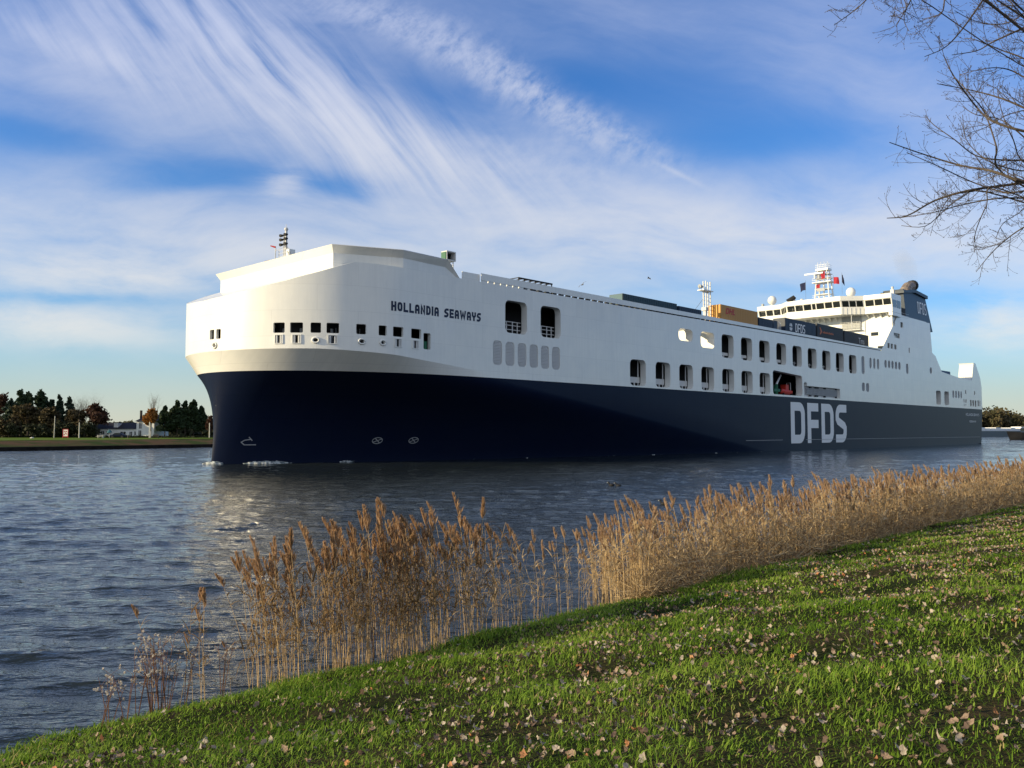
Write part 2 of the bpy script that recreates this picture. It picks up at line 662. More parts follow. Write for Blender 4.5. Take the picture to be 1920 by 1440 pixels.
def wall_plate(name, u0, u1, z0, z1, r, off, m, parent=ship, slats=0, build=True):
    """flat rounded plate lying on (off>0) or inside (off<0) the near-side wall"""
    mb = MB()
    poly = rrect(u0, u1, z0, z1, r)
    P = []
    for u, z in poly:
        S, h = wall(u, off)
        P.append(L(S, h, z))
    mb.add(P, [tuple(range(len(P)))])
    if slats:
        for i in range(slats):
            zc = z0 + (z1 - z0) * (i + .6) / (slats + .2)
            ins = .06 if .12 < (zc - z0) / (z1 - z0) < .88 else .3
            a, b = wall(u0 + ins, off + .01), wall(u1 - ins, off + .01)
            c, d = wall(u0 + ins, off + .09), wall(u1 - ins, off + .09)
            hh = (z1 - z0) / slats * .3
            mb.add([L(*a, zc + hh), L(*b, zc + hh), L(*d, zc - hh), L(*c, zc - hh), L(*a, zc + hh - .03), L(*b, zc + hh - .03), L(*d, zc - hh - .03), L(*c, zc - hh - .03)],
                   [(0, 1, 2, 3), (7, 6, 5, 4), (3, 2, 6, 7)])
    if not build:
        return mb
    return part(mb, name, m, parent)


# ---- openings in the white side, measured in metres aft of the bow and metres above the water
LOWER = [60.55, 67.2, 73.8, 80.4, 87.1, 93.7, 100.35]
UPPER = [87.05, 93.7, 100.35, 107.05, 113.75, 120.5, 127.2, 133.95, 140.75]
holes = []


def hole(S0, S1, z0, z1, r, dep):
    holes.append((rrect(uS(S0), uS(S1), z0, z1, r), dep))


for s in LOWER:
    hole(s, s + 4.05, 10.42, 14.3, .75, 1.0)
for s in UPPER:
    hole(s, s + 4.05, 16.2, 20.2, .75, 1.0)
hole(73.7, 77.9, 18.1, 20.03, .75, 1.3)
hole(80.35, 84.65, 17.45, 20.08, .75, 1.3)
hole(34.15, 38.2, 15.98, 20.08, .7, 1.0)
hole(40.8, 44.85, 15.98, 20.1, .7, 1.0)
bo = rrect(uS(105.5), uS(117.8), 10.55, 15.0, .6)
holes.append(([(u, z - .55 * max(0, (u - uS(107)) / 10.8) if z > 13 else z) for u, z in bo], 1.3))
RACK = [(118.45, 13.05), (118.75, 13.3), (119.6, 13.3), (119.95, 13.0), (119.95, 12.62), (135.4, 12.62), (135.75, 12.3), (135.75, 10.5), (118.45, 10.5)]
holes.append(([(uS(a), b) for a, b in RACK][::-1], .7))
LOUV = [31.99, 34.22, 36.45, 38.67, 40.86, 43.06]
for s in LOUV:
    hole(s, s + 1.6, 11.82, 14.84, .5, .12)
SLITS = [(147.62, 149.38, 16.38, 20.3), (152.26, 153.55, 17.85, 20.27), (154.5, 155.8, 17.85, 20.27), (156.75, 158.05, 17.85, 20.27), (147.62, 149.3, 12.55, 14.46), (149.95, 151.8, 12.52, 14.42),
         (161.34, 162.84, 18.5, 20.3), (163.59, 165.05, 18.5, 20.32), (165.8, 167.28, 18.5, 20.34), (168.05, 169.56, 18.5, 20.34), (170.3, 171.85, 18.5, 20.34), (175.55, 177.21, 17.76, 20.25), (193, 194.7, 18.66, 20.29),
         (211.2, 212.8, 12.87, 14.93), (213.65, 215.2, 12.87, 14.93), (216.05, 217.6, 12.87, 14.93), (218.4, 219.8, 12.87, 14.93)]
DARKW = [(163.5, 165.0, 23.25, 24.42), (165.6, 167.1, 23.25, 24.42), (167.9, 169.4, 23.25, 24.42), (167.8, 171.8, 26.1, 27.22), (172.45, 174.15, 28.9, 30.2), (168.05, 168.7, 28.95, 29.7), (177.75, 178.5, 23.1, 24.3),
         (222.8, 223.9, 14.3, 15.4), (231.5, 232.5, 14.3, 15.4),
         (221.1, 221.8, 11.8, 12.8), (222.3, 223.0, 11.8, 12.8), (223.4, 224.1, 11.8, 12.8), (221.3, 221.9, 10.8, 11.4), (222.9, 223.5, 10.8, 11.6),
         (227.3, 228.8, 10.9, 12.7), (229.6, 231.1, 10.9, 12.7), (231.9, 233.4, 10.9, 12.7), (234.6, 236.0, 11.05, 12.8), (236.6, 237.4, 11.05, 12.8)]
for q in SLITS:
    hole(*q, .6, .2)
for q in DARKW:
    hole(*q, .1, .3)
hole(197.5, 201.4, 10.7, 14.45, .7, 1.3)
hole(204.25, 208.15, 10.7, 14.47, .7, 1.3)
# mooring windows round the bow, by arc length from the stem
BOWW = [(10.39, 11.64), (12.22, 13.58), (14.37, 15.45), (16.03, 17.34), (19.15, 20.24), (21.67, 22.64), (23.44, 24.81), (25.95, 27.38)]
for a, b in BOWW:
    holes.append((rrect(a, b, 14.06, 15.15, .12), .3))
holes.append((rrect(27.75, 28.8, 12.95, 14.8, .15), .5))
for a, b in ((1.58, 2.36), (2.75, 3.5)):
    holes.append((rrect(a, b, 13.72, 14.78, .1), .3))
FAIR = [('r', 10.54, 11.48), ('r', 12.44, 13.43), ('o', 14.48, 15.37), ('r', 16.16, 17.18), ('o', 19.33, 20.22), ('o', 21.77, 22.59), ('r', 23.61, 24.59), ('r', 26.07, 27.03)]
for k, a, b in FAIR:
    holes.append((rrect(a + .06, b - .06, 12.97, 13.8, .05), .35) if k == 'r' else (rrect(a + .2, b - .2, 13.08, 13.48, .2), .35))
holes.append((rrect(2.3, 2.8, 12.78, 13.26, .24), .35))

bottom = [(uS(S), z_kn(S)) for S in (2.8, 3.2, 4, 5, 6.5, 9, 12, 14.5, 16.8, 20, 24, 27.1, 30, 33, 36)] + [(uS(239.3), 10.2)]
stern_top = [(239.0, 17.0), (238.1, 19.4), (233.7, 23.6), (231.6, 23.6), (229.6, 18.5), (217.4, 18.7), (202.7, 19.6), (197.8, 23.5), (195.3, 24.2), (193.9, 31.9), (173.4, 30.9), (173.3, 31.7), (170.7, 31.6), (159.4, 22.28)]
front_top = [(30, 21.76), (18, 21.8), (12.2, 21.83), (9, z_top(9)), (6.5, z_top(6.5)), (4.5, z_top(4.5)), (3.3, z_top(3.3)), (2.8, z_top(2.8))]
outline = bottom + [(uS(a), b) for a, b in stern_top + front_top]
holed_panel('white_side', outline, holes, M['white'], ship, 1)
so = bottom + [(uS(a), b) for a, b in [(239, 17), (231, 18.5), (217, 18.7), (202, 19.6), (195, 24.2), (193.9, 31.9), (170.7, 31.6), (159.4, 22.28)] + front_top]
holed_panel('white_side', so, [], M['white'], ship, -1)


# ---- navy lower hull and the white overhang above it
def hull_outline(z, n=70, aft=(60, 120, 200, 215, 227, 236.0)):
    w = max(0.0, min(1.0, z / 10.2))
    wf = w ** 1.7
    tip = 4.1 + (3.7 - 4.1) * wf + (.35 * math.sin(math.pi * w))
    full = 104 - 7.0 * max(z, 0)
    full = max(full, 33.0)
    a = 1.35 + (2.6 - 1.35) * w ** 4.5
    b = 1.5 + (2.0 - 1.5) * wf
    pts = []
    for i in range(n + 1):
        x = (i / n) ** 1.7
        pts.append((tip + (full - tip) * x, HB * (1 - (1 - x) ** a) ** (1 / b)))
    for k in range(1, 9):
        pts.append((full + (236 - full) * k / 8, HB))
    return pts


def hull_hb(S, z):
    o = np.array(hull_outline(z))
    return float(np.interp(S, o[:, 0], o[:, 1]))


mb = MB()
ZL = [-1.5, -.5, .3, 1.2, 2.2, 3.2, 4.2, 5.2, 6.2, 7.0, 7.7, 8.4, 9.0, 9.6, 10.2]
for side in (1, -1):
    rows = []
    for z in ZL:
        o = hull_outline(z)
        row = []
        for j, (S, h) in enumerate(o):
            zz = z
            if S > 205:                       # the counter rises out of the water at the stern
                zz = max(z, -1.5 + (S - 205) * .055) if z < 2 else z
            if j >= len(o) - 1:
                S = 237.2 + z * .2
            row.append((S, -h * side, zz))
        rows.append(row)
    n = len(rows[0])
    vs = [p for r in rows for p in r]
    fs = []
    for i in range(len(rows) - 1):
        for j in range(n - 1):
            q = (i * n + j, i * n + j + 1, (i + 1) * n + j + 1, (i + 1) * n + j)
            fs.append(q if side > 0 else q[::-1])
    mb.add(vs, fs)
tr = [(237.2 + z * .2, z) for z in ZL]
mb.add([(s, -HB, z) for s, z in tr] + [(s, HB, z) for s, z in tr], [(i, len(tr) + i, len(tr) + i + 1, i + 1) for i in range(len(tr) - 1)])
part(mb, 'navy_hull', 'navy', smooth=True)

mb = MB()
for side in (1, -1):
    K = [wall(u) for u in np.linspace(0, uS(36), 90)]
    o = np.array([p for p in hull_outline(10.2, 200) if p[0] < 36] + [(36, HB)])
    ul = np.concatenate([[0], np.cumsum(np.hypot(np.diff(o[:, 0]), np.diff(o[:, 1])))])
    B = [(np.interp(t, ul, o[:, 0]), np.interp(t, ul, o[:, 1])) for t in np.linspace(0, ul[-1], 90)]
    vs = []
    for (a, b), (c, d) in zip(K, B):
        zk = z_kn(a)
        for f in (0, .5, 1):
            vs.append((c + (a - c) * f, -(d + (b - d) * f) * side, 10.2 + (zk - 10.2) * f))
    fs = []
    for i in range(89):
        for j in range(2):
            q = (i * 3 + j, i * 3 + 3 + j, i * 3 + 4 + j, i * 3 + 1 + j)
            fs.append(q if side > 0 else q[::-1])
    mb.add(vs, fs)
part(mb, 'bow_overhang', 'white', smooth=True)
# stern plates above the transom
mb = MB().box(238.6, 239.2, -HB + .02, HB - .02, 10.21, 17)
part(mb, 'stern_wall', 'white')
mb = MB()
mb.prism([(230.1, 18.5), (232.0, 23.5), (233.6, 23.5), (237.8, 19.4), (238.4, 18.5)], -16.45, -12.6, 'y')
part(mb, 'ramp_tower', 'white')
mb = MB().prism([(230.1, 18.5), (232.0, 23.5), (233.6, 23.5), (237.8, 19.4), (238.4, 18.5)], 12.6, 16.45, 'y')
part(mb, 'ramp_tower', 'white')
part(MB().box(231.9, 233.7, -16.4, -12.4, 23.52, 23.7), 'tower_rail', 'lgrey')

# sloping foredeck, weather deck with its hatch well, bulwark above the scupper slot
ring = []
for side in (1, -1):
    us = np.linspace(0, uS(12.2), 40)
    r = []
    for u in us:
        S, h = wall(u)
        r.append((S, -h * side, z_top(S)))
    ring += r if side > 0 else r[::-1][:-1]
ring = ring[:40] + ring[40:]
mb = MB()
mb.add(ring, [tuple(range(len(ring)))[::-1]])
part(mb, 'sloping_foredeck', 'white')
mb = MB()
for s0, s1, h0, h1 in ((12.3, 18.4, -14.6, 14.6), (18.4, 64, -16.3, 16.3), (64, 86, -16.3, 3), (64, 86, 11, 16.3), (86, 167.6, -16.3, 16.3)):
    mb.box(s0, s1, -h1, -h0, 21.25, 21.6)
mb.box(190, 229, -16.3, 16.3, 18.2, 18.5)
mb.box(152, 190, -16.3, 16.3, 16.0, 16.2)
part(mb, 'weather_deck', 'deck')
mb = MB()
mb.box(63.8, 64, -11, -3, 16.4, 21.24).box(86, 86.2, -15, -3, 16.4, 21.24).box(64, 86, -3, -2.8, 16.4, 21.24).box(64, 86, -15.1, -2.8, 16.2, 16.4)
part(mb, 'hatch_well', 'white')
mb = MB()
mb.add([L(30, 16.5, 21.98), L(160, 16.5, 22.46), L(160, 16.5, 22.75), L(30, 16.5, 22.84), L(30, 16.38, 21.98), L(160, 16.38, 22.46), L(160, 16.38, 22.75), L(30, 16.38, 22.84)],
       [(0, 1, 2, 3), (7, 6, 5, 4), (3, 2, 6, 7), (4, 5, 1, 0), (0, 3, 7, 4), (2, 1, 5, 6)])
mb.box(27.1, 30.0, -16.2, -16.1, 21.7, 22.72)
mb.box(30, 160, 16.38, 16.5, 21.9, 22.75)
part(mb, 'bulwark', 'white')
mb = MB()
s = 30.3
while s < 159:
    ln = .75 if s < 94 else 2.3
    if s > 37:
        zz = np.interp(s, [30, 160], [21.74, 22.26])
        mb.box(s, s + ln, -16.46, -16.1, zz, zz + .26)
    s += 1.45 if s < 94 else 2.42
part(mb, 'slot_block', 'black')
mb = MB()
for s in np.arange(30.2, 38, 1.1):
    zz = np.interp(s, [30, 160], [21.74, 22.26])
    mb.box(s, s + .85, -16.46, -16.2, zz, zz + .26)
part(mb, 'slot_bracket', 'white')

# dark decks behind the openings
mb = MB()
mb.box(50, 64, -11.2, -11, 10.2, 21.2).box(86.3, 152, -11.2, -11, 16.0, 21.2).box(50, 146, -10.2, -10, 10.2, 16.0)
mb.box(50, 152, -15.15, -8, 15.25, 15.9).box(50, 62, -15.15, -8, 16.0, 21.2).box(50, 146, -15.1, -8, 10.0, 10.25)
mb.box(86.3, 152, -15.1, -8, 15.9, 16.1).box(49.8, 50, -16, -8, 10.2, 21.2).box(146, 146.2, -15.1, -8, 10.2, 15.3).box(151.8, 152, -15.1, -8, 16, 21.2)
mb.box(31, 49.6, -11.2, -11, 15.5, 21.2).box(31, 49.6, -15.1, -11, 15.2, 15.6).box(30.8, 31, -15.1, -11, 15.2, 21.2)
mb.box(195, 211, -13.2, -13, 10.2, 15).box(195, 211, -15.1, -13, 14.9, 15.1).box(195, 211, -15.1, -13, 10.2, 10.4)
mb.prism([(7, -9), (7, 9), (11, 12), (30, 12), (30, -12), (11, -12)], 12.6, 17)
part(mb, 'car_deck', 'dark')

for s in LOWER:
    part(MB().box(s + .2, s + 4.0, -15.4, -15.3, 10.95, 11.8).box(s + 1.3, s + 1.5, -15.4, -15.3, 10.3, 10.95).box(s + 2.5, s + 2.75, -15.4, -15.3, 10.3, 10.95), 'inner_bulwark', 'lgrey')
    part(MB().tube([L(s + 3.6, 15.35, 10.5), L(s + 3.6, 15.35, 14.2)], .09), 'drain_pipe', 'lgrey')
for i, s in enumerate(UPPER):
    if i < 4:
        part(MB().box(s + .2, s + 4.0, -15.4, -15.3, 16.75, 17.25).box(s + 1.3, s + 1.5, -15.4, -15.3, 16.1, 16.75).box(s + 2.5, s + 2.75, -15.4, -15.3, 16.1, 16.75), 'inner_bulwark', 'lgrey')
    else:
        mb = MB().box(s + .2, s + 4.0, -15.4, -15.34, 17.0, 17.07)
        for k in (1.4, 2.2, 3.0):
            mb.box(s + k, s + k + .06, -15.42, -15.36, 16.1, 17.3)
        part(mb, 'railing', 'lgrey')
for s in (34.15, 40.8):
    mb = MB()
    for z in (16.55, 17.1, 17.55):
        mb.box(s + .1, s + 4.0, -15.4, -15.3, z, z + .08)
    for k in (1.3, 2.4, 3.3):
        mb.box(s + k, s + k + .1, -15.45, -15.35, 15.7, 17.6)
    part(mb, 'railing', 'lgrey')
for s in LOUV:
    wall_plate('louvre', uS(s), uS(s + 1.6), 11.82, 14.84, .5, -.1, 'lgrey', slats=16)
for q in SLITS:
    wall_plate('vent', uS(q[0]), uS(q[1]), q[2], q[3], .6, -.18, M['grey'], slats=9)
for q in DARKW:
    wall_plate('window', uS(q[0]), uS(q[1]), q[2], q[3], .1, -.2, 'glass')
# liferaft rack in its recess
mb = MB().box(120.3, 135.2, -16.05, -15.8, 10.95, 12.3)
for k in range(4):
    mb.box(120.4, 135.1, -16.12, -16.05, 11.05 + k * .33, 11.2 + k * .33)
for k in range(24):
    mb.box(120.5 + k * .63, 120.6 + k * .63, -16.16, -16.1, 10.97, 12.28)
part(mb, 'raft_rack', 'grey')
mb = MB()
for s, w in ((121.8, .9), (124.4, 1.6), (128.6, .9), (134.4, .5)):
    mb.box(s, s + w, -16.2, -16.0, 12.32, 12.55)
    mb.box(s, s + w * .8, -16.2, -16.0, 10.6, 10.9)
part(mb, 'rack_latch', 'black')
part(MB().box(118.4, 135.8, -15.85, -15.8, 10.4, 13.4), 'rack_recess', 'lgrey')

# fairleads at the bow: roller frames and oval chocks
for k, a, b in FAIR:
    if k == 'r':
        f = wall_plate('roller_fairlead', a, b, 12.93, 13.86, .06, .0, 'lgrey', build=False)
        mb = MB()
        for u0, u1 in ((a, a + .1), (b - .1, b)):
            A, B_ = wall(u0, .09), wall(u1, .09)
            C_, D_ = wall(u0, -.1), wall(u1, -.1)
            mb.add([L(*A, 12.9), L(*B_, 12.9), L(*D_, 12.9), L(*C_, 12.9), L(*A, 13.88), L(*B_, 13.88), L(*D_, 13.88), L(*C_, 13.88)],
                   [(0, 1, 5, 4), (1, 2, 6, 5), (3, 0, 4, 7), (4, 5, 6, 7), (3, 2, 1, 0)])
        for z0, z1 in ((12.9, 12.97), (13.81, 13.88)):
            A, B_ = wall(a + .1, .09), wall(b - .1, .09)
            C_, D_ = wall(a + .1, -.1), wall(b - .1, -.1)
            mb.add([L(*A, z0), L(*B_, z0), L(*D_, z0), L(*C_, z0), L(*A, z1), L(*B_, z1), L(*D_, z1), L(*C_, z1)],
                   [(0, 1, 5, 4), (4, 5, 6, 7), (3, 2, 1, 0), (0, 4, 7, 3), (1, 2, 6, 5)])
        o = part(mb, 'roller_fairlead', 'white')
        mb = MB()
        for u in (a + .25, b - .25):
            S, h = wall(u, -.05)
            mb.tube([L(S, h, 12.97), L(S, h, 13.81)], .11, 10)
        part(mb, 'roller', 'lgrey', o)
        S0, h0 = wall(a + .33, -.3)
        S1, h1 = wall(b - .33, -.3)
    else:
        um, zm = (a + b) / 2, 13.28
        pts = []
        for i in range(25):
            t = 2 * math.pi * i / 24
            S, h = wall(um + (b - a) / 2 * .78 * math.cos(t), .05)
            pts.append(L(S, h, zm + .27 * math.sin(t)))
        part(MB().tube(pts, .1, 8), 'oval_chock', 'white', smooth=True)
um = 2.55
pts = [L(*wall(um + .33 * math.cos(2 * math.pi * i / 24), .05), 13.02 + .3 * math.sin(2 * math.pi * i / 24)) for i in range(25)]
part(MB().tube(pts, .09, 8), 'oval_chock', 'white', smooth=True)
mb = MB()
S, h = wall(28.2, -.3)
mb.box(S - .45, S + .3, -h, -h + .3, 12.95, 13.9).tube([L(S - .2, h + .2, 12.7), L(S - .2, h + .2, 13.6)], .1)
part(mb, 'side_winch', 'green')
# mooring gear glimpsed in the dark windows
mb = MB()
for u in (10.9, 13.0, 16.6, 19.5, 23.9, 26.4):
    S, h = wall(u, -1.6)
    mb.tube([L(S, h, 12.7), L(S, h, 14.7)], .16, 8).tube([L(S + .5, h, 13.2), L(S + .9, h - .5, 14.9)], .06)
part(mb, 'mooring_gear', 'grey')

# ---- cowl on the foredeck
base = [(27.4, 15.35, 21.75), (25, 15.35, 23.05), (18.4, 15.7, 23.1), (11.45, 12.4, 23.1)]
lip = [(27.4, 15.45, 21.95), (25, 15.9, 23.9), (18.1, 16.15, 23.95), (10.95, 12.85, 23.95)]
full_base = [(a, b) for a, b, c in base] + [(a, -b) for a, b, c in base[::-1]]
zb = [c for a, b, c in base] + [c for a, b, c in base[::-1]]
full_lip = lip + [(a, -b, c) for a, b, c in lip[::-1]]
vs, fs = [], []
for (a, b), zc, l in zip(full_base, zb, full_lip):
    zlow = 20.6 if a < 12 else 21.3
    vs += [L(a, b, zlow), L(a, b, zc), L(*l)]
for i in range(7):
    for j in range(2):
        fs.append((i * 3 + j + 1, i * 3 + 4 + j, i * 3 + 3 + j, i * 3 + j))
mb = MB().add(vs, fs)
cw = part(mb, 'cowl', 'white')
so_ = cw.modifiers.new('thickness', 'SOLIDIFY')
so_.thickness = .14
so_.offset = 1
part(MB().add([L(27.4, 15.3, 21.5), L(26.6, 15.3, 23.0), L(26.6, 14.2, 23.0), L(27.4, 14.2, 21.5)], [(0, 1, 2, 3)]), 'cowl_end', 'white')
# sidelight screen on its stand
st = part(MB().box(26.0, 26.1, -15.1, -15.0, 21.6, 24.0).box(26.6, 26.7, -15.1, -15.0, 21.6, 24.0).box(26.1, 26.6, -15.08, -15.02, 22.4, 22.46).box(26.1, 26.6, -15.08, -15.02, 23.0, 23.06)
          .box(26.1, 26.6, -15.08, -15.02, 23.5, 23.56), 'lamp_stand', 'lgrey')
mb = MB()
for b in ((25.5, 25.62), (26.85, 26.97)):
    mb.box(b[0], b[1], -15.2, -14.2, 24.0, 25.15)
mb.box(25.62, 26.85, -15.2, -14.2, 24.0, 24.12).box(25.62, 26.85, -15.2, -14.2, 25.03, 25.15)
scr = part(mb, 'sidelight_screen', 'lgrey')
part(MB().box(25.62, 26.85, -14.4, -14.3, 24.12, 25.03), 'screen_back', 'black', scr)
part(MB().box(25.4, 25.5, -15.1, -14.3, 24.1, 25.0), 'side_lamp', 'green', scr)
# foremast
fm = part(MB().tube([L(12.6, .9, 21.5), L(12.6, .9, 27.6)], .16, 8).tube([L(12.6, .55, 22), L(12.6, .55, 27.2)], .05).box(12.2, 13.2, -1.6, -.2, 24.1, 24.2)
          .tube([L(12.9, -.15, 22.5), L(12.9, -.15, 27.3)], .045).tube([L(12.9, -.15, 27.3), L(12.6, .9, 27.3)], .04).tube([L(13.0, -.2, 25.9), L(12.7, -1.5, 25.6)], .03).tube([L(12.7, -1.6, 24.1), L(12.7, -1.6, 26.0)], .06), 'foremast', 'lgrey')
mb = MB()
for z in (24.5, 24.9, 25.3):
    mb.tube([L(12.2, 2.0, z), L(12.2, -.1, z), L(13.2, -1.6, z)], .025, 4)
for h in (2.0, 1.4, .1, -.8):
    mb.tube([L(12.2, h, 24.1), L(12.2, h, 25.3)], .025, 4)
part(mb, 'mast_railing', 'lgrey', fm)
mb = MB()
for z in (25.9, 26.5, 27.0):
    for h in (1.25, .3):
        mb.tube([L(12.1, h + .1, z), L(12.55, h, z + .12)], [.2, .12], 8)
part(mb, 'mast_lamp', 'black', fm)
part(MB().ball(L(12.6, .9, 27.8), .24).tube([L(12.6, .9, 27.8), L(12.6, .9, 28.4)], .03), 'masthead_lamp', 'lgrey', fm)
part(MB().box(12.0, 12.8, -2.6, -1.9, 24.1, 25.1), 'equipment_locker', 'white', fm)
part(MB().tube([L(12.7, -1.6, 26.0), L(12.3, -2.1, 26.2)], [.12, .06], 6), 'anemometer', 'red', fm)
part(MB().tube([L(12.6, .9, 26), L(11.4, 4.4, 23.6)], .03, 5).tube([L(12.5, .8, 25.9), L(11.4, 3.9, 23.6)], .03, 5), 'stay', 'rope', fm)
part(MB().box(11.6, 13, 2.8, 5.4, 23.9, 24.15).box(11.9, 12.9, 1.6, 2.8, 24.0, 24.35), 'hatch_cover', 'wood')

# ---- lettering
def arc(cx, cy, r, a0, a1, k=5):
    return [(cx + r * math.cos(R(a0 + (a1 - a0) * i / k)), cy + r * math.sin(R(a0 + (a1 - a0) * i / k))) for i in range(k + 1)]


def glyph(c, w, h, r):
    if c == 'H':
        return [([(0, 0), (0, h)], 0), ([(w, 0), (w, h)], 0), ([(0, h / 2), (w, h / 2)], 0)]
    if c == 'O':
        return [(arc(w - r, h - r, r, 90, 0) + arc(w - r, r, r, 0, -90) + arc(r, r, r, 270, 180) + arc(r, h - r, r, 180, 90), 1)]
    if c == 'L':
        return [([(0, h), (0, 0), (w, 0)], 0)]
    if c == 'A':
        return [([(0, 0)] + arc(r, h - r, r, 180, 90) + arc(w - r, h - r, r, 90, 0) + [(w, 0)], 0), ([(0, h * .38), (w, h * .38)], 0)]
    if c == 'N':
        return [([(0, 0), (0, h), (w, 0), (w, h)], 0)]
    if c == 'D':
        return [([(0, 0), (0, h)] + arc(w - r, h - r, r, 90, 0) + arc(w - r, r, r, 0, -90), 1)]
    if c == 'I':
        return [([(0, 0), (0, h)], 0)]
    if c == 'S':
        return [([(w, h)] + arc(r, h - r, r, 90, 180) + [(0, h * .66), (w * .12, h * .58), (w * .88, h * .42), (w, h * .34)] + arc(w - r, r, r, 0, -90) + [(0, 0)], 0)]
    if c == 'E':
        return [([(w, h), (0, h), (0, 0), (w, 0)], 0), ([(0, h / 2), (w * .88, h / 2)], 0)]
    if c == 'F':
        return [([(w, h), (0, h), (0, 0)], 0), ([(0, h * .47), (w, h * .47)], 0)]
    if c == 'W':
        return [([(0, h), (w * .22, 0), (w * .5, h * .8), (w * .78, 0), (w, h)], 0)]
    if c == 'Y':
        return [([(0, h), (0, h * .62), (w / 2, h * .42), (w, h * .62), (w, h)], 0), ([(w / 2, h * .42), (w / 2, 0)], 0)]
    return []


def ribbon(poly, hw, closed):
    P = [Vector(p) for p in poly]
    n = len(P)
    Lf, Rt = [], []
    for i in range(n):
        a = P[i - 1] if (i > 0 or closed) else None
        b = P[(i + 1) % n] if (i < n - 1 or closed) else None
        d1 = (P[i] - a).normalized() if a is not None and (P[i] - a).length > 1e-6 else None
        d2 = (b - P[i]).normalized() if b is not None and (b - P[i]).length > 1e-6 else None
        d1 = d1 or d2
        d2 = d2 or d1
        n1, n2 = Vector((-d1.y, d1.x)), Vector((-d2.y, d2.x))
        mv = (n1 + n2)
        mv = mv.normalized() if mv.length > 1e-6 else n1
        k = hw / max(.45, mv.dot(n1))
        p = P[i]
        if not closed and i == 0:
            p = p - d2 * hw
        if not closed and i == n - 1:
            p = p + d1 * hw
        Lf.append(p + mv * k)
        Rt.append(p - mv * k)
    m = n if closed else n - 1
    return Lf + Rt, [(i, n + i, n + (i + 1) % n, (i + 1) % n) for i in range(m)]


def text_mesh(word, x0, y0, w, h, hw, gap, mapf, r=.2, widths={}):
    """stroke lettering; mapf turns (x, y, lift) into a point of the surface"""
    mb = MB()
    x = x0
    for c in word:
        cw_ = w * widths.get(c, 1)
        if c == ' ':
            x += w * .75
            continue
        for j, (poly, cl) in enumerate(glyph(c, cw_ - 2 * hw if c != 'I' else 0, h - 2 * hw, r)):
            v2, f2 = ribbon([(p[0] + x + hw, p[1] + y0 + hw) for p in poly], hw, cl)
            mb.add([mapf(p.x, p.y, .02 + .004 * j) for p in v2], f2)
        x += (cw_ if c != 'I' else 2 * hw) + gap
    return mb


wmap = lambda x, y, o: L(*wall(x, o), y)
part(text_mesh('HOLLANDIA', uS(16.25), 16.88, .68, 1.06, .130, .145, wmap, .26), 'ship_name', 'letter_navy')
part(text_mesh('SEAWAYS', uS(23.95), 16.88, .68, 1.06, .130, .145, wmap, .26, {'W': 1.45}), 'ship_name', 'letter_navy')
smap = lambda x, y, o: L(x, 16.5 + o, y)
mb = MB()
for c, x0, w in (('D', 112.5, 6.1), ('F', 119.75, 5.05), ('D', 126.2, 5.95), ('S', 133.15, 5.6)):
    mb2 = text_mesh(c, x0, 1.38, w, 7.9, .82, 0, smap, 1.5)
    mb.add(mb2.v, mb2.f)
part(mb, 'company_letters', 'letter_white')


def font_text(name, body, size, m, parent, mtx, shear=0.0, bold=0.0):
    cu = bpy.data.curves.new(name, 'FONT')
    cu.body = body
    cu.size = size
    cu.shear = shear
    cu.offset = bold
    cu.align_x = 'CENTER'
    cu.align_y = 'CENTER'
    tmp = bpy.data.objects.new(name, cu)
    COL.objects.link(tmp)
    dg = bpy.context.evaluated_depsgraph_get()
    me = bpy.data.meshes.new_from_object(tmp.evaluated_get(dg))
    bpy.data.objects.remove(tmp)
    me.transform(mtx)
    me.materials.clear()
    me.materials.append(M[m] if isinstance(m, str) else m)
    return link(name, me, parent)


def side_mtx(S, hb, z, sx=1.0):
    """text standing on a plane that faces the near side: its x runs aft, its y up"""
    return Matrix(((sx, 0, 0, S), (0, 0, -1, -hb), (0, 1, 0, z), (0, 0, 0, 1)))


font_text('stern_name', 'HOLLANDIA SEAWAYS', 1.15, 'letter_white', ship, side_mtx(229.2, 16.53, 8.45, 1.1))
font_text('home_port', 'KØBENHAVN', .85, 'letter_white', ship, side_mtx(229.2, 16.53, 6.5, 1.25))
mb = MB().box(95, 109, -16.53, -16.49, 2.02, 2.1).box(118.9, 236, -16.53, -16.49, 2.02, 2.1)
part(mb, 'rubbing_strip', 'mark_grey')
# thruster and bulb marks on the flared bow
def mark(Sc, zc, strokes):
    mb = MB()
    for poly, cl in strokes:
        v2, f2 = ribbon(poly, .05, cl)
        mb.add([L(Sc + p.x, hull_hb(Sc + p.x, zc + p.y) + .06, zc + p.y) for p in v2], f2)
    return part(mb, 'thruster_mark', 'mark_grey')


ringp = [(.62 * math.cos(2 * math.pi * i / 20), .36 * math.sin(2 * math.pi * i / 20)) for i in range(20)]
for Sc in (21.6, 26.3):
    mark(Sc, 2.55, [(ringp, 1), ([(-.42, -.16), (.42, .16)], 0), ([(-.3, .24), (.3, -.24)], 0)])
mark(6.9, 2.45, [([(1.1, -.3), (0, -.3), (-.3, 0), (0, .22), (.5, .3)], 0), ([(.4, .55), (.7, .2)], 0)])

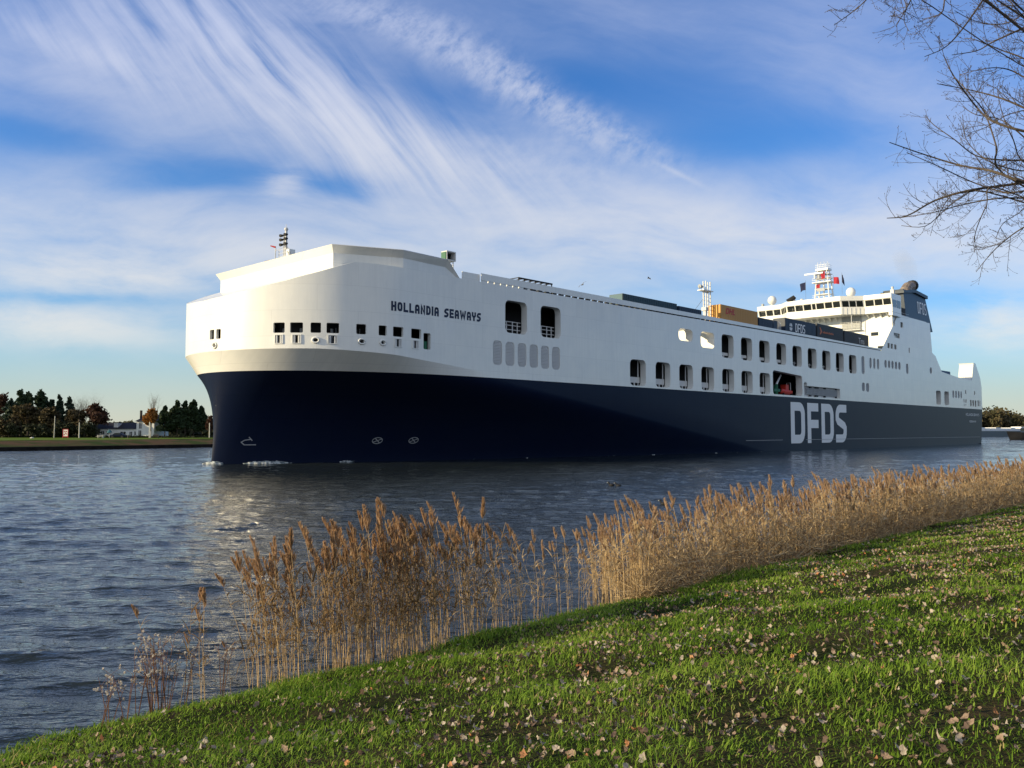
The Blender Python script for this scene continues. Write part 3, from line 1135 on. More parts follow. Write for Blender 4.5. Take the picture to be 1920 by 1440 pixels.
# ---- wheelhouse and accommodation
part(MB().box(167.6, 192, -16.3, 16.3, 16.2, 32.0), 'accommodation_block', 'white')
mb = MB()
FR = [(-17.1, 165.4), (-10.6, 165.4), (-7.6, 162.2), (6.3, 162.2), (10.6, 165.6), (17.1, 165.6)]
AF = [(17.1, 171.5), (-17.1, 171.5)]
prof = [(0.0, 32.0), (0.0, 33.75), (.45, 35.25), (.6, 35.3), (.6, 36.4)]
loop = FR + AF
nl = len(loop)
vs = []
for off, z in prof:
    for i, (hb, S) in enumerate(loop):
        vs.append(L(S - (off if i < 6 else 0), hb, z))
fs = []
for j in range(len(prof) - 1):
    for i in range(nl):
        fs.append((j * nl + i, j * nl + (i + 1) % nl, (j + 1) * nl + (i + 1) % nl, (j + 1) * nl + i)[::-1])
fs.append(tuple(range(nl)))
fs.append(tuple(range((len(prof) - 1) * nl, len(prof) * nl))[::-1])
mb.add(vs, fs)
wh = part(mb, 'wheelhouse', 'white')
def pane(i, f0, f1):
    (h0, s0), (h1, s1) = FR[i], FR[i + 1]
    mb = MB()
    P = []
    for f in (f0, f1):
        for off, z in ((.02, 33.82), (.43, 35.18)):
            P.append(L(s0 + (s1 - s0) * f - off - .04, h0 + (h1 - h0) * f, z))
    mb.add(P, [(0, 1, 3, 2)])
    part(mb, 'window', 'glass', wh)
for i, cuts in ((0, [(.06, .33), (.38, .65), (.70, .97)]), (1, [(.08, .34), (.40, .62), (.68, .92)]),
                (2, [(.02, .155), (.175, .31), (.33, .465), (.485, .545), (.565, .70), (.72, .845), (.865, .985)]),
                (3, [(.06, .34), (.38, .64), (.68, .95)]), (4, [(.05, .35), (.39, .66), (.70, .96)])):
    for a, b in cuts:
        pane(i, a, b)
# near wing end with its big greenish windows
part(MB().box(165.9, 168.2, -17.14, -17.11, 33.2, 35.0).box(168.6, 171.0, -17.14, -17.11, 33.2, 35.0), 'wing_window', 'glass', wh)
part(MB().box(165.6, 171.5, -17.1, -16.2, 31.2, 31.95), 'wing_bracket', 'white', wh)
mb = MB()
for hb in np.arange(-15.5, 16, 1.55):
    if 4.5 < hb < 10:
        continue
    mb.prism([(167.55, 31.0), (167.55, 31.95), (165.8, 31.95)], -hb - .08, -hb + .08, 'y')
part(mb, 'deck_bracket', 'white')
mb = MB().box(167.4, 167.58, -9.0, -4.2, 28.6, 31.9)
part(mb, 'recess_shade', 'grey')  # flat grey panel stands in for the shade of the balcony recess
mb = MB()
for z in (29.2, 29.6, 30.0, 30.4):
    mb.box(166.4, 166.46, -9.2, -4.2, z, z + .06)
for h in np.arange(4.2, 9.3, 1.0):
    mb.box(166.4, 166.46, -h - .06, -h, 28.5, 30.4)
mb.box(166.35, 167.4, -9.2, -4.2, 28.4, 28.55)
part(mb, 'balcony', 'lgrey')
mb = MB()
for z in (32.6, 33.0, 33.4):
    mb.tube([L(163.2, 6.6, z), L(165.6, 10.3, z)], .04, 4)
for f in (0, .2, .4, .6, .8, 1):
    mb.tube([L(162.2 + 3.0 * f, 6.5 + 3.9 * f, 31.8), L(162.2 + 3.0 * f, 6.5 + 3.9 * f, 33.6)], .035, 4)
mb.tube([L(164, 8.0, 28.5), L(164, 8.0, 33.4)], .08, 6)
part(mb, 'walkway_railing', 'lgrey')
for hb, z, w, h in ((6.5, 30.0 - 3.2, 1.5, .8), (12.1, 29.7 - 2.9, 1.7, .85), (-2.0, 26.8, 1.5, .8), (-9, 26.8, 1.5, .8), (13.5, 23.2, 1.4, 1.0)):
    part(MB().box(167.52, 167.58, -hb - w / 2, -hb + w / 2, z, z + h), 'window', 'glass')
# top of the wheelhouse: domes, radar bits, mast
for hb, S, r in ((-13.7, 166.5, 1.15), (6.6, 167.5, 1.15)):
    part(MB().ball(L(S, hb, 36.4 + r + .45), r, 18, 12, 1.05).tube([L(S, hb, 36.3), L(S, hb, 37.2)], .3, 8), 'radome', 'white', smooth=True)
part(MB().ball(L(167, -8.4, 37.5), .8, 12, 8).ball(L(167, -5.8, 37.2), .5, 12, 8).box(166, 168, 4.5, 10.4, 36.4, 36.8), 'antenna_group', 'lgrey', smooth=False)
part(MB().tube([L(166.4, -9.2, 37.0), L(166.9, -7.6, 38.4)], [.9, .5], 12), 'searchlight', 'black')
part(MB().box(166, 166.6, 16.0, 16.5, 36.4, 37.3).box(165.5, 166.5, -.2, 1.5, 36.4, 36.8), 'roof_locker', 'grey')
part(MB().box(167, 167.8, -17, -16.2, 36.4, 37.5).tube([L(167.4, 16.6, 37.5), L(167.4, 16.6, 38.2)], [.25, .35], 8), 'roof_lamp', 'lgrey')
mb = MB()
SM, HM = 168.5, -.6
for ds, dh in ((-1.3, -1.9), (-1.3, 1.9), (1.3, -1.9), (1.3, 1.9), (0, 0)):
    mb.tube([L(SM + ds, HM + dh, 36.4), L(SM + ds * .8, HM + dh * .8, 41.4)], .17, 6)
    mb.tube([L(SM + ds * .8, HM + dh * .8, 41.4), L(SM + ds * .6, HM + dh * .55, 45.0)], .14, 6)
mb.box(SM - 2, SM + 2, -HM - 2.7, -HM + 2.7, 37.0, 37.2).box(SM - 1.6, SM + 1.6, -HM - 2.4, -HM + 2.4, 41.3, 41.5).box(SM - 1.2, SM + 1.2, -HM - 1.6, -HM + 1.6, 44.4, 44.9)
for z in (38.3, 39.6, 42.4, 43.4):
    mb.box(SM - 1.2, SM + 1.2, -HM - 1.9, -HM + 1.9, z, z + .1)
mast = part(mb, 'main_mast', 'white')
mb = MB()
for h in np.arange(-1.5, 1.6, .42):
    mb.tube([L(SM, HM + h, 44.9), L(SM, HM + h, 46.5 + .3 * math.sin(7 * h))], .05, 5)
for z in (45.3, 45.8, 42.0, 42.4, 37.7, 38.1):
    w = 2.4 if z < 44 else 1.5
    mb.tube([L(SM - 1.5, HM - w, z), L(SM - 1.5, HM + w, z), L(SM + 1.5, HM + w, z)], .04, 4)
part(mb, 'mast_railing', 'white', mast)
part(MB().box(SM - 1.9, SM - 1.6, -HM - .6, -HM + 4.2, 43.5, 43.85).tube([L(SM - 1.7, HM - 1.6, 42.4), L(SM - 1.7, HM - 1.6, 43.5)], .2, 8), 'radar_scanner', 'white', mast)
part(MB().box(SM - 1.9, SM - 1.7, -HM - 1.0, -HM + 1.0, 39.0, 39.8).box(SM - 1.9, SM - 1.7, -HM + .3, -HM + .8, 42.2, 43.2), 'mast_box', 'grey', mast)
# midship lattice mast
mb = MB()
for ds in (0, 1.5):
    for dh in (0, .5):
        mb.tube([L(88.9 + ds, 12 + dh, 21.6), L(88.9 + ds, 12 + dh, 30.0)], .12, 6)
for z in np.arange(22.4, 29.5, .7):
    mb.box(88.9, 90.4, -12.1, -12.0, z, z + .07)
mb.box(87.6, 90.8, -12.9, -11.6, 28.2, 28.35)
mm = part(mb, 'midship_mast', 'white')
part(MB().tube([L(87.3, 12.2, 28.9), L(88.2, 12.2, 28.9)], [.35, .25], 8).tube([L(87.3, 12.2, 28.35), L(87.3, 12.2, 28.9)], .08), 'mast_lamp', 'grey', mm)
part(MB().tube([L(89, 12, 27), L(85, 10, 21.7)], .03, 4).tube([L(90.4, 12, 27), L(95, 12.3, 22)], .03, 4), 'stay', 'rope', mm)
part(MB().box(87.9, 88.4, -13, -12.5, 21.6, 25).box(87.7, 88.6, -13.2, -12.3, 24.6, 25.2), 'vent_post', 'lgrey', mm)

# funnel
mb = MB()
fb = [(179, 15.8), (198.4, 15.8), (198.4, 10), (179, 10)]
ft = [(178.6, 15.2), (194.6, 15.2), (194.6, 10.4), (178.6, 10.4)]
vs = [L(a, b, 30.0) for a, b in fb] + [L(a, b, 39.2) for a, b in ft]
mb.add(vs, [(0, 1, 5, 4), (1, 2, 6, 5), (2, 3, 7, 6), (3, 0, 4, 7), (4, 5, 6, 7)])
fu = part(mb, 'funnel', 'funnel')
mb = MB().add([L(177.8, 15.7, 38.7), L(186, 15.7, 39.9), L(195.6, 15.7, 39.3), L(195.6, 15.7, 38.5), L(186, 15.7, 39.1), L(177.8, 15.7, 38.1)] + [L(177.8, 10, 38.7), L(186, 10, 39.9), L(195.6, 10, 39.3), L(195.6, 10, 38.5), L(186, 10, 39.1), L(177.8, 10, 38.1)],
              [(0, 5, 4, 1), (1, 4, 3, 2), (6, 7, 10, 11), (7, 8, 9, 10), (0, 1, 7, 6), (1, 2, 8, 7), (5, 11, 10, 4), (4, 10, 9, 3), (0, 6, 11, 5), (2, 3, 9, 8)])
part(mb, 'funnel_cap', 'funnel', fu)
part(MB().tube([L(189, 12, 39.0), L(189.6, 12, 40.4), L(191.4, 12, 41.6), L(194.6, 12, 42.3)], [1.35, 1.35, 1.3, 1.3], 14), 'exhaust_pipe', 'pipe', fu, smooth=False)
part(MB().tube([L(194.4, 12, 42.25), L(195.6, 12, 42.5)], [1.5, 1.5], 14), 'pipe_rim', 'black', fu)
mb = MB()
fmap = lambda x, y, o: L(x, 15.83 - (y - 30) * .065 + o, y)
for i, c in enumerate('DFDS'):
    mb2 = text_mesh(c, 188.1 + i * 1.75, 34.0, 1.35, 3.1, .2, 0, fmap, .4)
    mb.add(mb2.v, mb2.f)
part(mb, 'funnel_letters', 'letter_white', fu)
part(MB().box(174.2, 178.8, -15.6, -10, 31.0, 34.2), 'engine_casing', 'dark')
mb = MB()
for z in (31.6, 32.1, 32.6):
    mb.tube([L(173.5, 16.3, z), L(179, 16.3, z)], .04, 4)
part(mb, 'casing_railing', 'lgrey')

# ------------------------------------------------------------------ things carried by the ferry
def box_trailer(S0, S1, hb, ztop, m, label, z0=21.6, chassis=True, name='cargo_trailer', cat='trailer', front=None, group='trailers parked on the ferry deck'):
    root = empty(name, SW((S0 + S1) / 2, hb, z0), RZ)
    tag(root, label, cat, group)
    l2 = (S1 - S0) / 2
    b = MB().box(-l2, l2, -1.28, 1.28, 1.15 if chassis else .15, ztop - z0)
    o = b.build('cargo_box', m, root, bevel=.04)
    mb = MB()
    k = int((S1 - S0) / .6)
    for i in range(k):
        x = -l2 + .3 + i * (2 * l2 - .6) / max(1, k - 1)
        mb.box(x - .05, x + .05, -1.31, -1.28, 1.3 if chassis else .3, ztop - z0 - .12)
    mb.build('side_rib', m, root)
    if front is not None:
        MB().box(-l2 - .05, -l2 - .005, -1.2, 1.2, 1.3, ztop - z0 - .08).build('front_wall', front, root)
    if chassis:
        MB().box(-l2 + .3, l2 - .2, -.5, .5, .8, 1.13).build('chassis', M['black'], root)
        for x in (l2 - 1.2, l2 - 2.5, l2 - 3.8):
            for y in (-1.05, 1.05):
                mb = MB()
                mb.tube([(x, y - .15, .5), (x, y + .15, .5)], .5, 14)
                mb.build('wheel', M['black'], root)
        MB().box(-l2 + 2.5, -l2 + 2.7, -.9, .9, 0.0, .85).build('landing_leg', M['grey'], root)
    return root


c_teal = mat('teal_trailer_paint', (.02, .09, .13), .5)
c_dteal = mat('dark_teal_trailer_paint', (.018, .04, .055), .5)
c_nav = mat('navy_trailer_paint', (.014, .025, .05), .5)
c_yel = mat('yellow_trailer_paint', (.60, .29, .06), .55)
c_yel2 = mat('yellow_trailer_curtain', (.44, .25, .085), .6)
c_char = mat('charcoal_trailer_paint', (.035, .037, .042), .55)
c_red = mat('red_print', (.42, .03, .03), .5)
c_org = mat('orange_print', (.50, .13, .04), .5)
c_blue = mat('blue_container_paint', (.02, .07, .18), .5)
HBT = 12.9
box_trailer(62.1, 77.0, HBT, 24.45, c_dteal, 'long dark teal trailer with a pale front, first behind the sunlit dash row', front=c_teal)
box_trailer(77.5, 84.6, HBT, 24.2, c_nav, 'short navy trailer between the teal trailer and the lattice mast')
yt = box_trailer(91.0, 104.5, HBT, 25.95, c_yel2, 'yellow curtain-side trailer with red lettering beside the lattice mast', front=c_yel)
f = font_text('side_lettering', 'DHL', 1.45, c_red, yt, Matrix(((1.15, 0, 0, -3.6), (0, 0, -1, -1.33), (0, 1, 0, 3.3), (0, 0, 0, 1))), .35, .045)
box_trailer(104.9, 110.6, HBT, 25.0, c_nav, 'low dark blue trailer directly behind the yellow trailer')
gt = box_trailer(115.7, 129.7, HBT, 26.0, c_nav, 'dark navy trailer with a white emblem and white letters, before the bridge')
mb = MB()
for i, c in enumerate('DFDS'):
    t2 = text_mesh(c, -2.6 + i * 1.15, 1.9, .95, 1.75, .13, 0, lambda x, y, o: (x, -1.31 - o, y), .28)
    mb.add(t2.v, t2.f)
mb.build('side_lettering', M['letter_white'], gt)
mb = MB()
for k in range(4):
    a = R(45 + 90 * k)
    mb.add([(-4.6 + .62 * math.cos(a + t) * q, -1.34, 2.75 + .8 * math.sin(a + t) * q) for t, q in ((-.6, .35), (-.6, 1), (0, 1.1), (.6, 1), (.6, .35))], [(0, 1, 2, 3, 4)])
mb.build('emblem', M['letter_white'], gt)
ht = box_trailer(130.3, 143.7, HBT, 26.2, c_char, 'charcoal trailer with a faded orange mark, second from the bridge front')
mb = MB()
mb.add([(-5.6, -1.34, 3.9), (-5.0, -1.34, 3.0), (-5.6, -1.34, 2.4), (-5.1, -1.34, 2.4), (-4.3, -1.34, 3.0), (-5.2, -1.34, 3.9)], [(0, 1, 5), (1, 4, 5), (1, 2, 3), (1, 3, 4)])
for k in range(9):
    mb.box(-4.0 + k * .62, -3.6 + k * .62, -1.35, -1.33, 2.75, 3.05 + .12 * (k % 2))
mb.build('orange_mark', c_org, ht)
it = box_trailer(144.3, 158.2, HBT, 25.9, c_char, 'charcoal trailer with pale lettering, last before the bridge front')
font_text('side_lettering', 'Tms', 1.9, M['lgrey'], it, Matrix(((1.0, 0, 0, 2.6), (0, 0, -1, -1.33), (0, 1, 0, 2.6), (0, 0, 0, 1))))
box_trailer(211.2, 219.2, 12.5, 20.6, c_blue, 'blue container standing on the low stern deck', z0=18.5, chassis=False, name='container', cat='container')
# flat trailer with a dark lattice frame near the bow
fr = empty('flatbed_trailer', SW(42.6, HBT, 21.6), RZ)
tag(fr, 'dark lattice-framed flatbed whose top shows over the forward bulwark', 'trailer', 'trailers parked on the ferry deck')
mb = MB()
for x in np.linspace(-3.3, 3.3, 7):
    for y in (-1.1, 1.1):
        mb.box(x - .06, x + .06, y - .06, y + .06, .9, 2.25)
    mb.box(x - .05, x + .05, -1.1, 1.1, 2.2, 2.3)
mb.box(-3.4, 3.4, -1.2, -1.05, 2.1, 2.3).box(-3.4, 3.4, 1.05, 1.2, 2.1, 2.3)
mb.build('lattice_frame', M['black'], fr)
MB().box(-3.4, 3.4, -1.2, 1.2, .75, .95).build('flatbed', M['dark'], fr)
for x in (1.2, 2.4):
    for y in (-1, 1):
        MB().tube([(x, y - .15, .42), (x, y + .15, .42)], .42, 12).build('wheel', M['black'], fr)
MB().box(-3.0, -2.7, -.8, .8, 0, .75).build('landing_leg', M['grey'], fr)
# tractor unit with its back to us
tr_ = empty('terminal_tractor', SW(113.1, 12.6, 21.6), RZ)
tag(tr_, 'dark tractor unit with white rails, wedged between two navy trailers', 'tractor')
MB().box(-1.6, .2, -1.2, 1.2, .9, 3.5).box(.2, 1.9, -1.1, 1.1, .8, 1.2).build('cab', c_nav, tr_, bevel=.08)
MB().box(-1.63, -1.6, -1.0, 1.0, 2.3, 3.2).build('windscreen', M['glass'], tr_)
mb = MB()
for x in (.4, .9, 1.4):
    mb.box(x, x + .08, -1.25, -1.18, 1.2, 3.4)
mb.box(.3, 1.6, -1.25, -1.18, 3.3, 3.42)
mb.build('guard_rail', M['lgrey'], tr_)
for x in (-1, 1.1):
    for y in (-1, 1):
        MB().tube([(x, y - .18, .5), (x, y + .18, .5)], .5, 12).build('wheel', M['black'], tr_)
# rescue boat and its davit in the big opening
rb = empty('rescue_boat', SW(113.9, 14.6, 10.5), RZ)
tag(rb, 'orange-red rescue boat stowed in the wide side opening of the ferry', 'boat')
mb = MB()
n = 10
vs, fs = [], []
for i in range(n + 1):
    t = i / n
    x = -2.6 + 5.2 * t
    w = 1.0 * math.sin(math.pi * min(1, .25 + t * .62)) ** .7
    for a in range(7):
        an = math.pi * a / 6
        vs.append((x, -w * math.cos(an), .9 + (-.75 * math.sin(an) if a not in (0, 6) else .15) + .25 * (1 - t) ** 3))
for i in range(n):
    for a in range(6):
        fs.append((i * 7 + a, i * 7 + a + 1, i * 7 + 8 + a, i * 7 + 7 + a))
    fs.append((i * 7 + 6, i * 7, i * 7 + 7, i * 7 + 13))
mb.add(vs, fs)
mb.build('boat_hull', M['red'], rb, smooth=True)
MB().box(-.4, .9, -.55, .55, 1.0, 2.1).box(-.5, 1.0, -.6, .6, 2.1, 2.2).build('boat_cabin', M['red'], rb, bevel=.1)
MB().tube([(1.9, -.4, 1.0), (1.9, -.4, 2.6), (1.9, .4, 2.6), (1.9, .4, 1.0)], .06).build('roll_bar', M['lgrey'], rb)
MB().box(-1.8, -1.5, -.8, .8, 0, .5).box(1.5, 1.8, -.8, .8, 0, .5).build('cradle', M['black'], rb)
dv = part(MB().box(109.0, 109.9, -15.3, -14.4, 10.3, 12.3).tube([L(109.5, 15.2, 9.9), L(109.5, 15.2, 12.6)], .28, 8).box(108.2, 110.6, -15.4, -14.6, 11.2, 11.7), 'davit', 'green')
part(MB().tube([L(109.6, 15, 12.3), L(112.4, 14.7, 14.5)], [.22, .14], 8), 'davit_arm', 'letter_white', dv)
part(MB().ball(L(106.6, 14.9, 11.2), .75, 12, 8, .8), 'fender', 'letter_white', dv)
# flags on the signal halyards
def flag(S, hb, z, w, h, m, label, sw=0.4):
    nx, nz = 7, 5
    vs, fs = [], []
    for i in range(nx):
        for j in range(nz):
            t = i / (nx - 1)
            vs.append((.35 * math.sin(t * 6 + j * .6) * t, -w * t, -h * j / (nz - 1) - sw * t * t))
    for i in range(nx - 1):
        for j in range(nz - 1):
            q = i * nz + j
            fs.append((q, q + nz, q + nz + 1, q + 1))
    root = empty('flag', SW(S, hb, z), RZ)
    tag(root, label, 'flag', 'flags flying from the main mast')
    o = MB().add(vs, fs).build('cloth', m, root, smooth=True)
    MB().tube([(0, 0, .5), (0, 0, -h - 3.0)], .025, 4).build('halyard', M['rope'], root)
    return root


f_red = mat('red_flag_cloth', (.45, .03, .05), .8, transl=.25)
f_nav = mat('navy_flag_cloth', (.015, .02, .06), .8, transl=.15)
flag(167.6, -5.0, 41.9, -1.5, 2.0, f_nav, 'navy flag, the one hung farthest towards the bow from the main mast')
flag(166.9, .4, 44.0, -1.1, 1.8, f_red, 'dark red flag high in the middle of the main mast')
flag(166.9, 2.6, 42.2, 1.3, 1.7, f_red, 'crimson flag blowing just clear of the mast towards the funnel', .2)
flag(166.9, 4.7, 42.6, .5, 2.0, f_nav, 'narrow dark pennant, the flag nearest the funnel', 1.0)
flag(166.9, -1.0, 40.9, -.9, 1.3, f_red, 'small dark red flag below the mast platform')
# ================================================================== water
def water_material():
    m = bpy.data.materials.new('canal_water')
    m.use_nodes = True
    N = NT(m.node_tree)
    b = m.node_tree.nodes['Principled BSDF']
    b.inputs['Base Color'].default_value = (.018, .024, .025, 1)
    b.inputs['Roughness'].default_value = .03
    b.inputs['IOR'].default_value = 1.36
    tc = N.n('ShaderNodeTexCoord')
    mp = N.n('ShaderNodeMapping')
    mp.inputs['Rotation'].default_value = (0, 0, R(12))
    mp.inputs['Scale'].default_value = (.8, 2.2, 1.0)
    N.l(tc.outputs['Object'], mp.inputs['Vector'])
    h = N.math('ADD', N.math('MULTIPLY', N.noise(mp.outputs[0], 3.4, 3, .6), .62), N.math('MULTIPLY', N.noise(mp.outputs[0], .95, 2, .5), 1.25))
    h = N.math('ADD', h, N.math('MULTIPLY', N.noise(mp.outputs[0], 9.0, 2, .6), .13))
    bp = N.n('ShaderNodeBump')
    bp.inputs['Strength'].default_value = .5
    bp.inputs['Distance'].default_value = .12
    N.l(h, bp.inputs['Height'])
    N.l(bp.outputs[0], b.inputs['Normal'])
    return m


def build_water():
    th = np.linspace(R(-53), R(53), 740)
    r = 6.2 * np.exp(np.arange(0, 1160) * .0043)
    T, Rr = np.meshgrid(th, r)
    X, Y = Rr * np.sin(T), Rr * np.cos(T)
    sp = np.maximum(Rr * (th[1] - th[0]), Rr * .0043)
    Z = np.zeros_like(X)
    DX, DY = np.zeros_like(X), np.zeros_like(X)
    g = np.random.default_rng(5)
    for i in range(130):
        lam = .12 * (.85 / .12) ** g.random() if i < 80 else .8 * 2.6 ** g.random() if i < 116 else 2.0 * 2.6 ** g.random()
        ang = R(264) + g.normal(0, R(27))            # travelling roughly towards our bank
        slope = (.027 if i < 80 else .022 if i < 116 else .011) * (.7 + .6 * g.random())
        k = 2 * math.pi / lam
        fade = np.clip((lam / sp - 2.0) / 1.5, 0, 1)
        ph = k * (X * math.cos(ang) + Y * math.sin(ang)) + g.random() * 6.283
        A = slope / k * fade
        Z += A * np.sin(ph)
        c = np.cos(ph) * A * .75
        DX += c * math.cos(ang)
        DY += c * math.sin(ang)
    gust = .78 + .32 * np.sin(X * .11 + .7 * np.sin(Y * .07)) * np.sin(Y * .09 + 1.3)
    Z *= gust
    V = np.stack([X + DX, Y + DY, Z], -1).reshape(-1, 3)
    nr, nt = X.shape
    I = np.arange(nr * nt).reshape(nr, nt)
    F = np.stack([I[:-1, :-1], I[1:, :-1], I[1:, 1:], I[:-1, 1:]], -1).reshape(-1, 4)[:, ::-1]
    o = len(V)
    V = np.concatenate([V, [(-5000, -300, -.6), (5000, -300, -.6), (5000, 5500, -.6), (-5000, 5500, -.6)]])
    F = np.concatenate([F, [(o, o + 1, o + 2, o + 3)]])
    w = np_mesh('water', V, F, [water_material()], smooth=True)
    tag(w, kind='structure')


build_water()
# white water at the stem and along the entry
m_foam = mat('foam', (.62, .65, .66), .9, noise=(2.2, (.12, .16, .18), .40, .60), bump=(14, .8, .1))


def foam(pts, w, h, name='bow_foam'):
    vs, fs = [], []
    g = random.Random(3)
    for i, (S, hb) in enumerate(pts):
        t = i / (len(pts) - 1)
        env = math.sin(math.pi * min(1, max(0, t))) ** .6
        for j in range(6):
            f = j / 5
            p = SW(S, hb + w * env * f, 0)
            z = .05 + .7 * h * env * math.sin(math.pi * (.15 + .85 * f)) * (.6 + .8 * g.random()) if j < 5 else -.1
            vs.append((p.x + g.uniform(-.15, .15), p.y + g.uniform(-.15, .15), z))
    for i in range(len(pts) - 1):
        for j in range(5):
            q = i * 6 + j
            fs.append((q, q + 6, q + 7, q + 1))
    o = MB().add(vs, fs).build(name, m_foam, None, smooth=True)
    tag(o, kind='stuff')


foam([(3.2 + i * .14, .2 + .02 * i - .5) for i in range(18)], 1.5, .38)
foam([(S, hull_hb(S, .2) - .3) for S in np.linspace(6.6, 12.2, 40)], .9, .34)
foam([(S, hull_hb(S, .2) - .2) for S in np.linspace(17.3, 19.6, 22)], .5, .20)
foam([(S, hull_hb(S, .2) - .2) for S in np.linspace(21, 120, 160)], .12, .04)
foam([(231 + i * .3, 14 - .3 * i) for i in range(28)], 1.6, .15, 'stern_foam')


# ================================================================== far bank
def n_far(s):
    return float(np.interp(s, [-400, -50, 100, 300, 3000], [150, 158, 187, 187, 195]))


m_quay = mat('quay_stone', (.012, .011, .011), .9, spec=.04, noise=(.8, (.03, .028, .025), .4, .8), bump=(1.5, .6, .2))
m_earth = mat('rough_bank_grass', (.040, .060, .015), .95, spec=.04, noise=(.22, (.105, .065, .038), .42, .60), bump=(2.0, .5, .2))
m_field = mat('far_field_grass', (.085, .15, .022), .95, spec=.04, noise=(.25, (.13, .16, .03), .35, .8), bump=(3.0, .3, .1))
svals = list(np.arange(-300, 300, 12)) + [320, 400, 600, 900, 1500, 3000]


def strip(name, offs, m):
    mb = MB()
    g = random.Random(2)
    vs = []
    for s in svals:
        for dn, z in offs:
            p = canal(s, n_far(s) + dn)
            vs.append((p.x, p.y, z + (g.uniform(-.06, .06) if 2 < dn < 60 else 0)))
    k = len(offs)
    fs = [(i * k + j, (i + 1) * k + j, (i + 1) * k + j + 1, i * k + j + 1) for i in range(len(svals) - 1) for j in range(k - 1)]
    o = mb.add(vs, fs).build(name, m, None)
    return tag(o, kind='structure')


strip('quay_edge', [(-.1, -1.5), (0, .72), (.8, .75)], m_quay)
strip('far_bank', [(.8, .74), (4, 1.05), (9, 1.5), (13, 1.84)], m_earth)
strip('far_field', [(13, 1.83), (40, 1.9), (90, 1.95), (300, 2.0), (3000, 2.0)], m_field)

# ---- trees and buildings over there
m_bark = mat('dark_bark', (.045, .035, .028), .9)
m_birchbark = mat('pale_bark', (.35, .32, .28), .8)
m_pine = mat('pine_needles', (.018, .036, .016), .8, island=((.035, .058, .022), .8), transl=.1)
m_pine2 = mat('bluish_pine_needles', (.018, .035, .022), .8, island=((.03, .05, .025), .8), transl=.1)
m_brown = mat('brown_autumn_leaves', (.060, .042, .022), .85, island=((.085, .068, .03), 1.0), transl=.2)
m_russet = mat('russet_leaves', (.090, .038, .022), .8, island=((.055, .030, .020), .9), transl=.25)
m_gold = mat('golden_birch_leaves', (.30, .13, .025), .8, island=((.20, .085, .02), .8), transl=.3)
m_twig = mat('bare_twigs', (.085, .065, .05), .9)
m_hedge = mat('hedge_leaves', (.020, .028, .012), .9, island=((.035, .035, .016), .9))


def leaf_cloud(blobs, size, g, density=1.0, aspect=1.0):
    V, F = [], []
    for (cx, cy, cz, rx, ry, rz, n) in blobs:
        n = int(n * density)
        d = g.normal(size=(n, 3))
        d /= np.linalg.norm(d, axis=1)[:, None]
        rr = g.random(n) ** .45
        # lumpy outline
        lump = .78 + .30 * np.sin(d[:, 0] * 5.1 + cx) * np.sin(d[:, 1] * 4.3 + cz) + .18 * np.sin(d[:, 2] * 9 + cx)
        P = d * (rr * lump)[:, None] * (rx, ry, rz) + (cx, cy, cz)
        a = g.normal(size=(n, 3))
        a /= np.linalg.norm(a, axis=1)[:, None]
        b = np.cross(a, g.normal(size=(n, 3)))
        b /= np.linalg.norm(b, axis=1)[:, None]
        s = size * (.6 + .8 * g.random(n))[:, None]
        V.append(np.stack([P - a * s * aspect - b * s * .6, P + a * s * aspect - b * s * .5, P + a * s * .8 * aspect + b * s * .6, P - a * s * .7 * aspect + b * s * .6], 1).reshape(-1, 3))
    V = np.concatenate(V)
    F = np.arange(len(V)).reshape(-1, 4)
    return V, F


def trunk_mesh(h, r, limbs, g, lean=0.0):
    mb = MB()
    pts = [(lean * t * t + .12 * math.sin(5 * t), .1 * math.sin(3 * t + 1), h * t) for t in np.linspace(0, 1, 7)]
    mb.tube(pts, [r * (1 - .75 * t) for t in np.linspace(0, 1, 7)], 7)
    for (z0, x, y, z) in limbs:
        t = z0 / h
        a = Vector((lean * t * t, 0, z0))
        b = Vector((x, y, z))
        mid = a.lerp(b, .5) + Vector((0, 0, .12 * (b - a).length))
        mb.tube([a, mid, b], [r * .38, r * .25, r * .08], 5)
    return mb


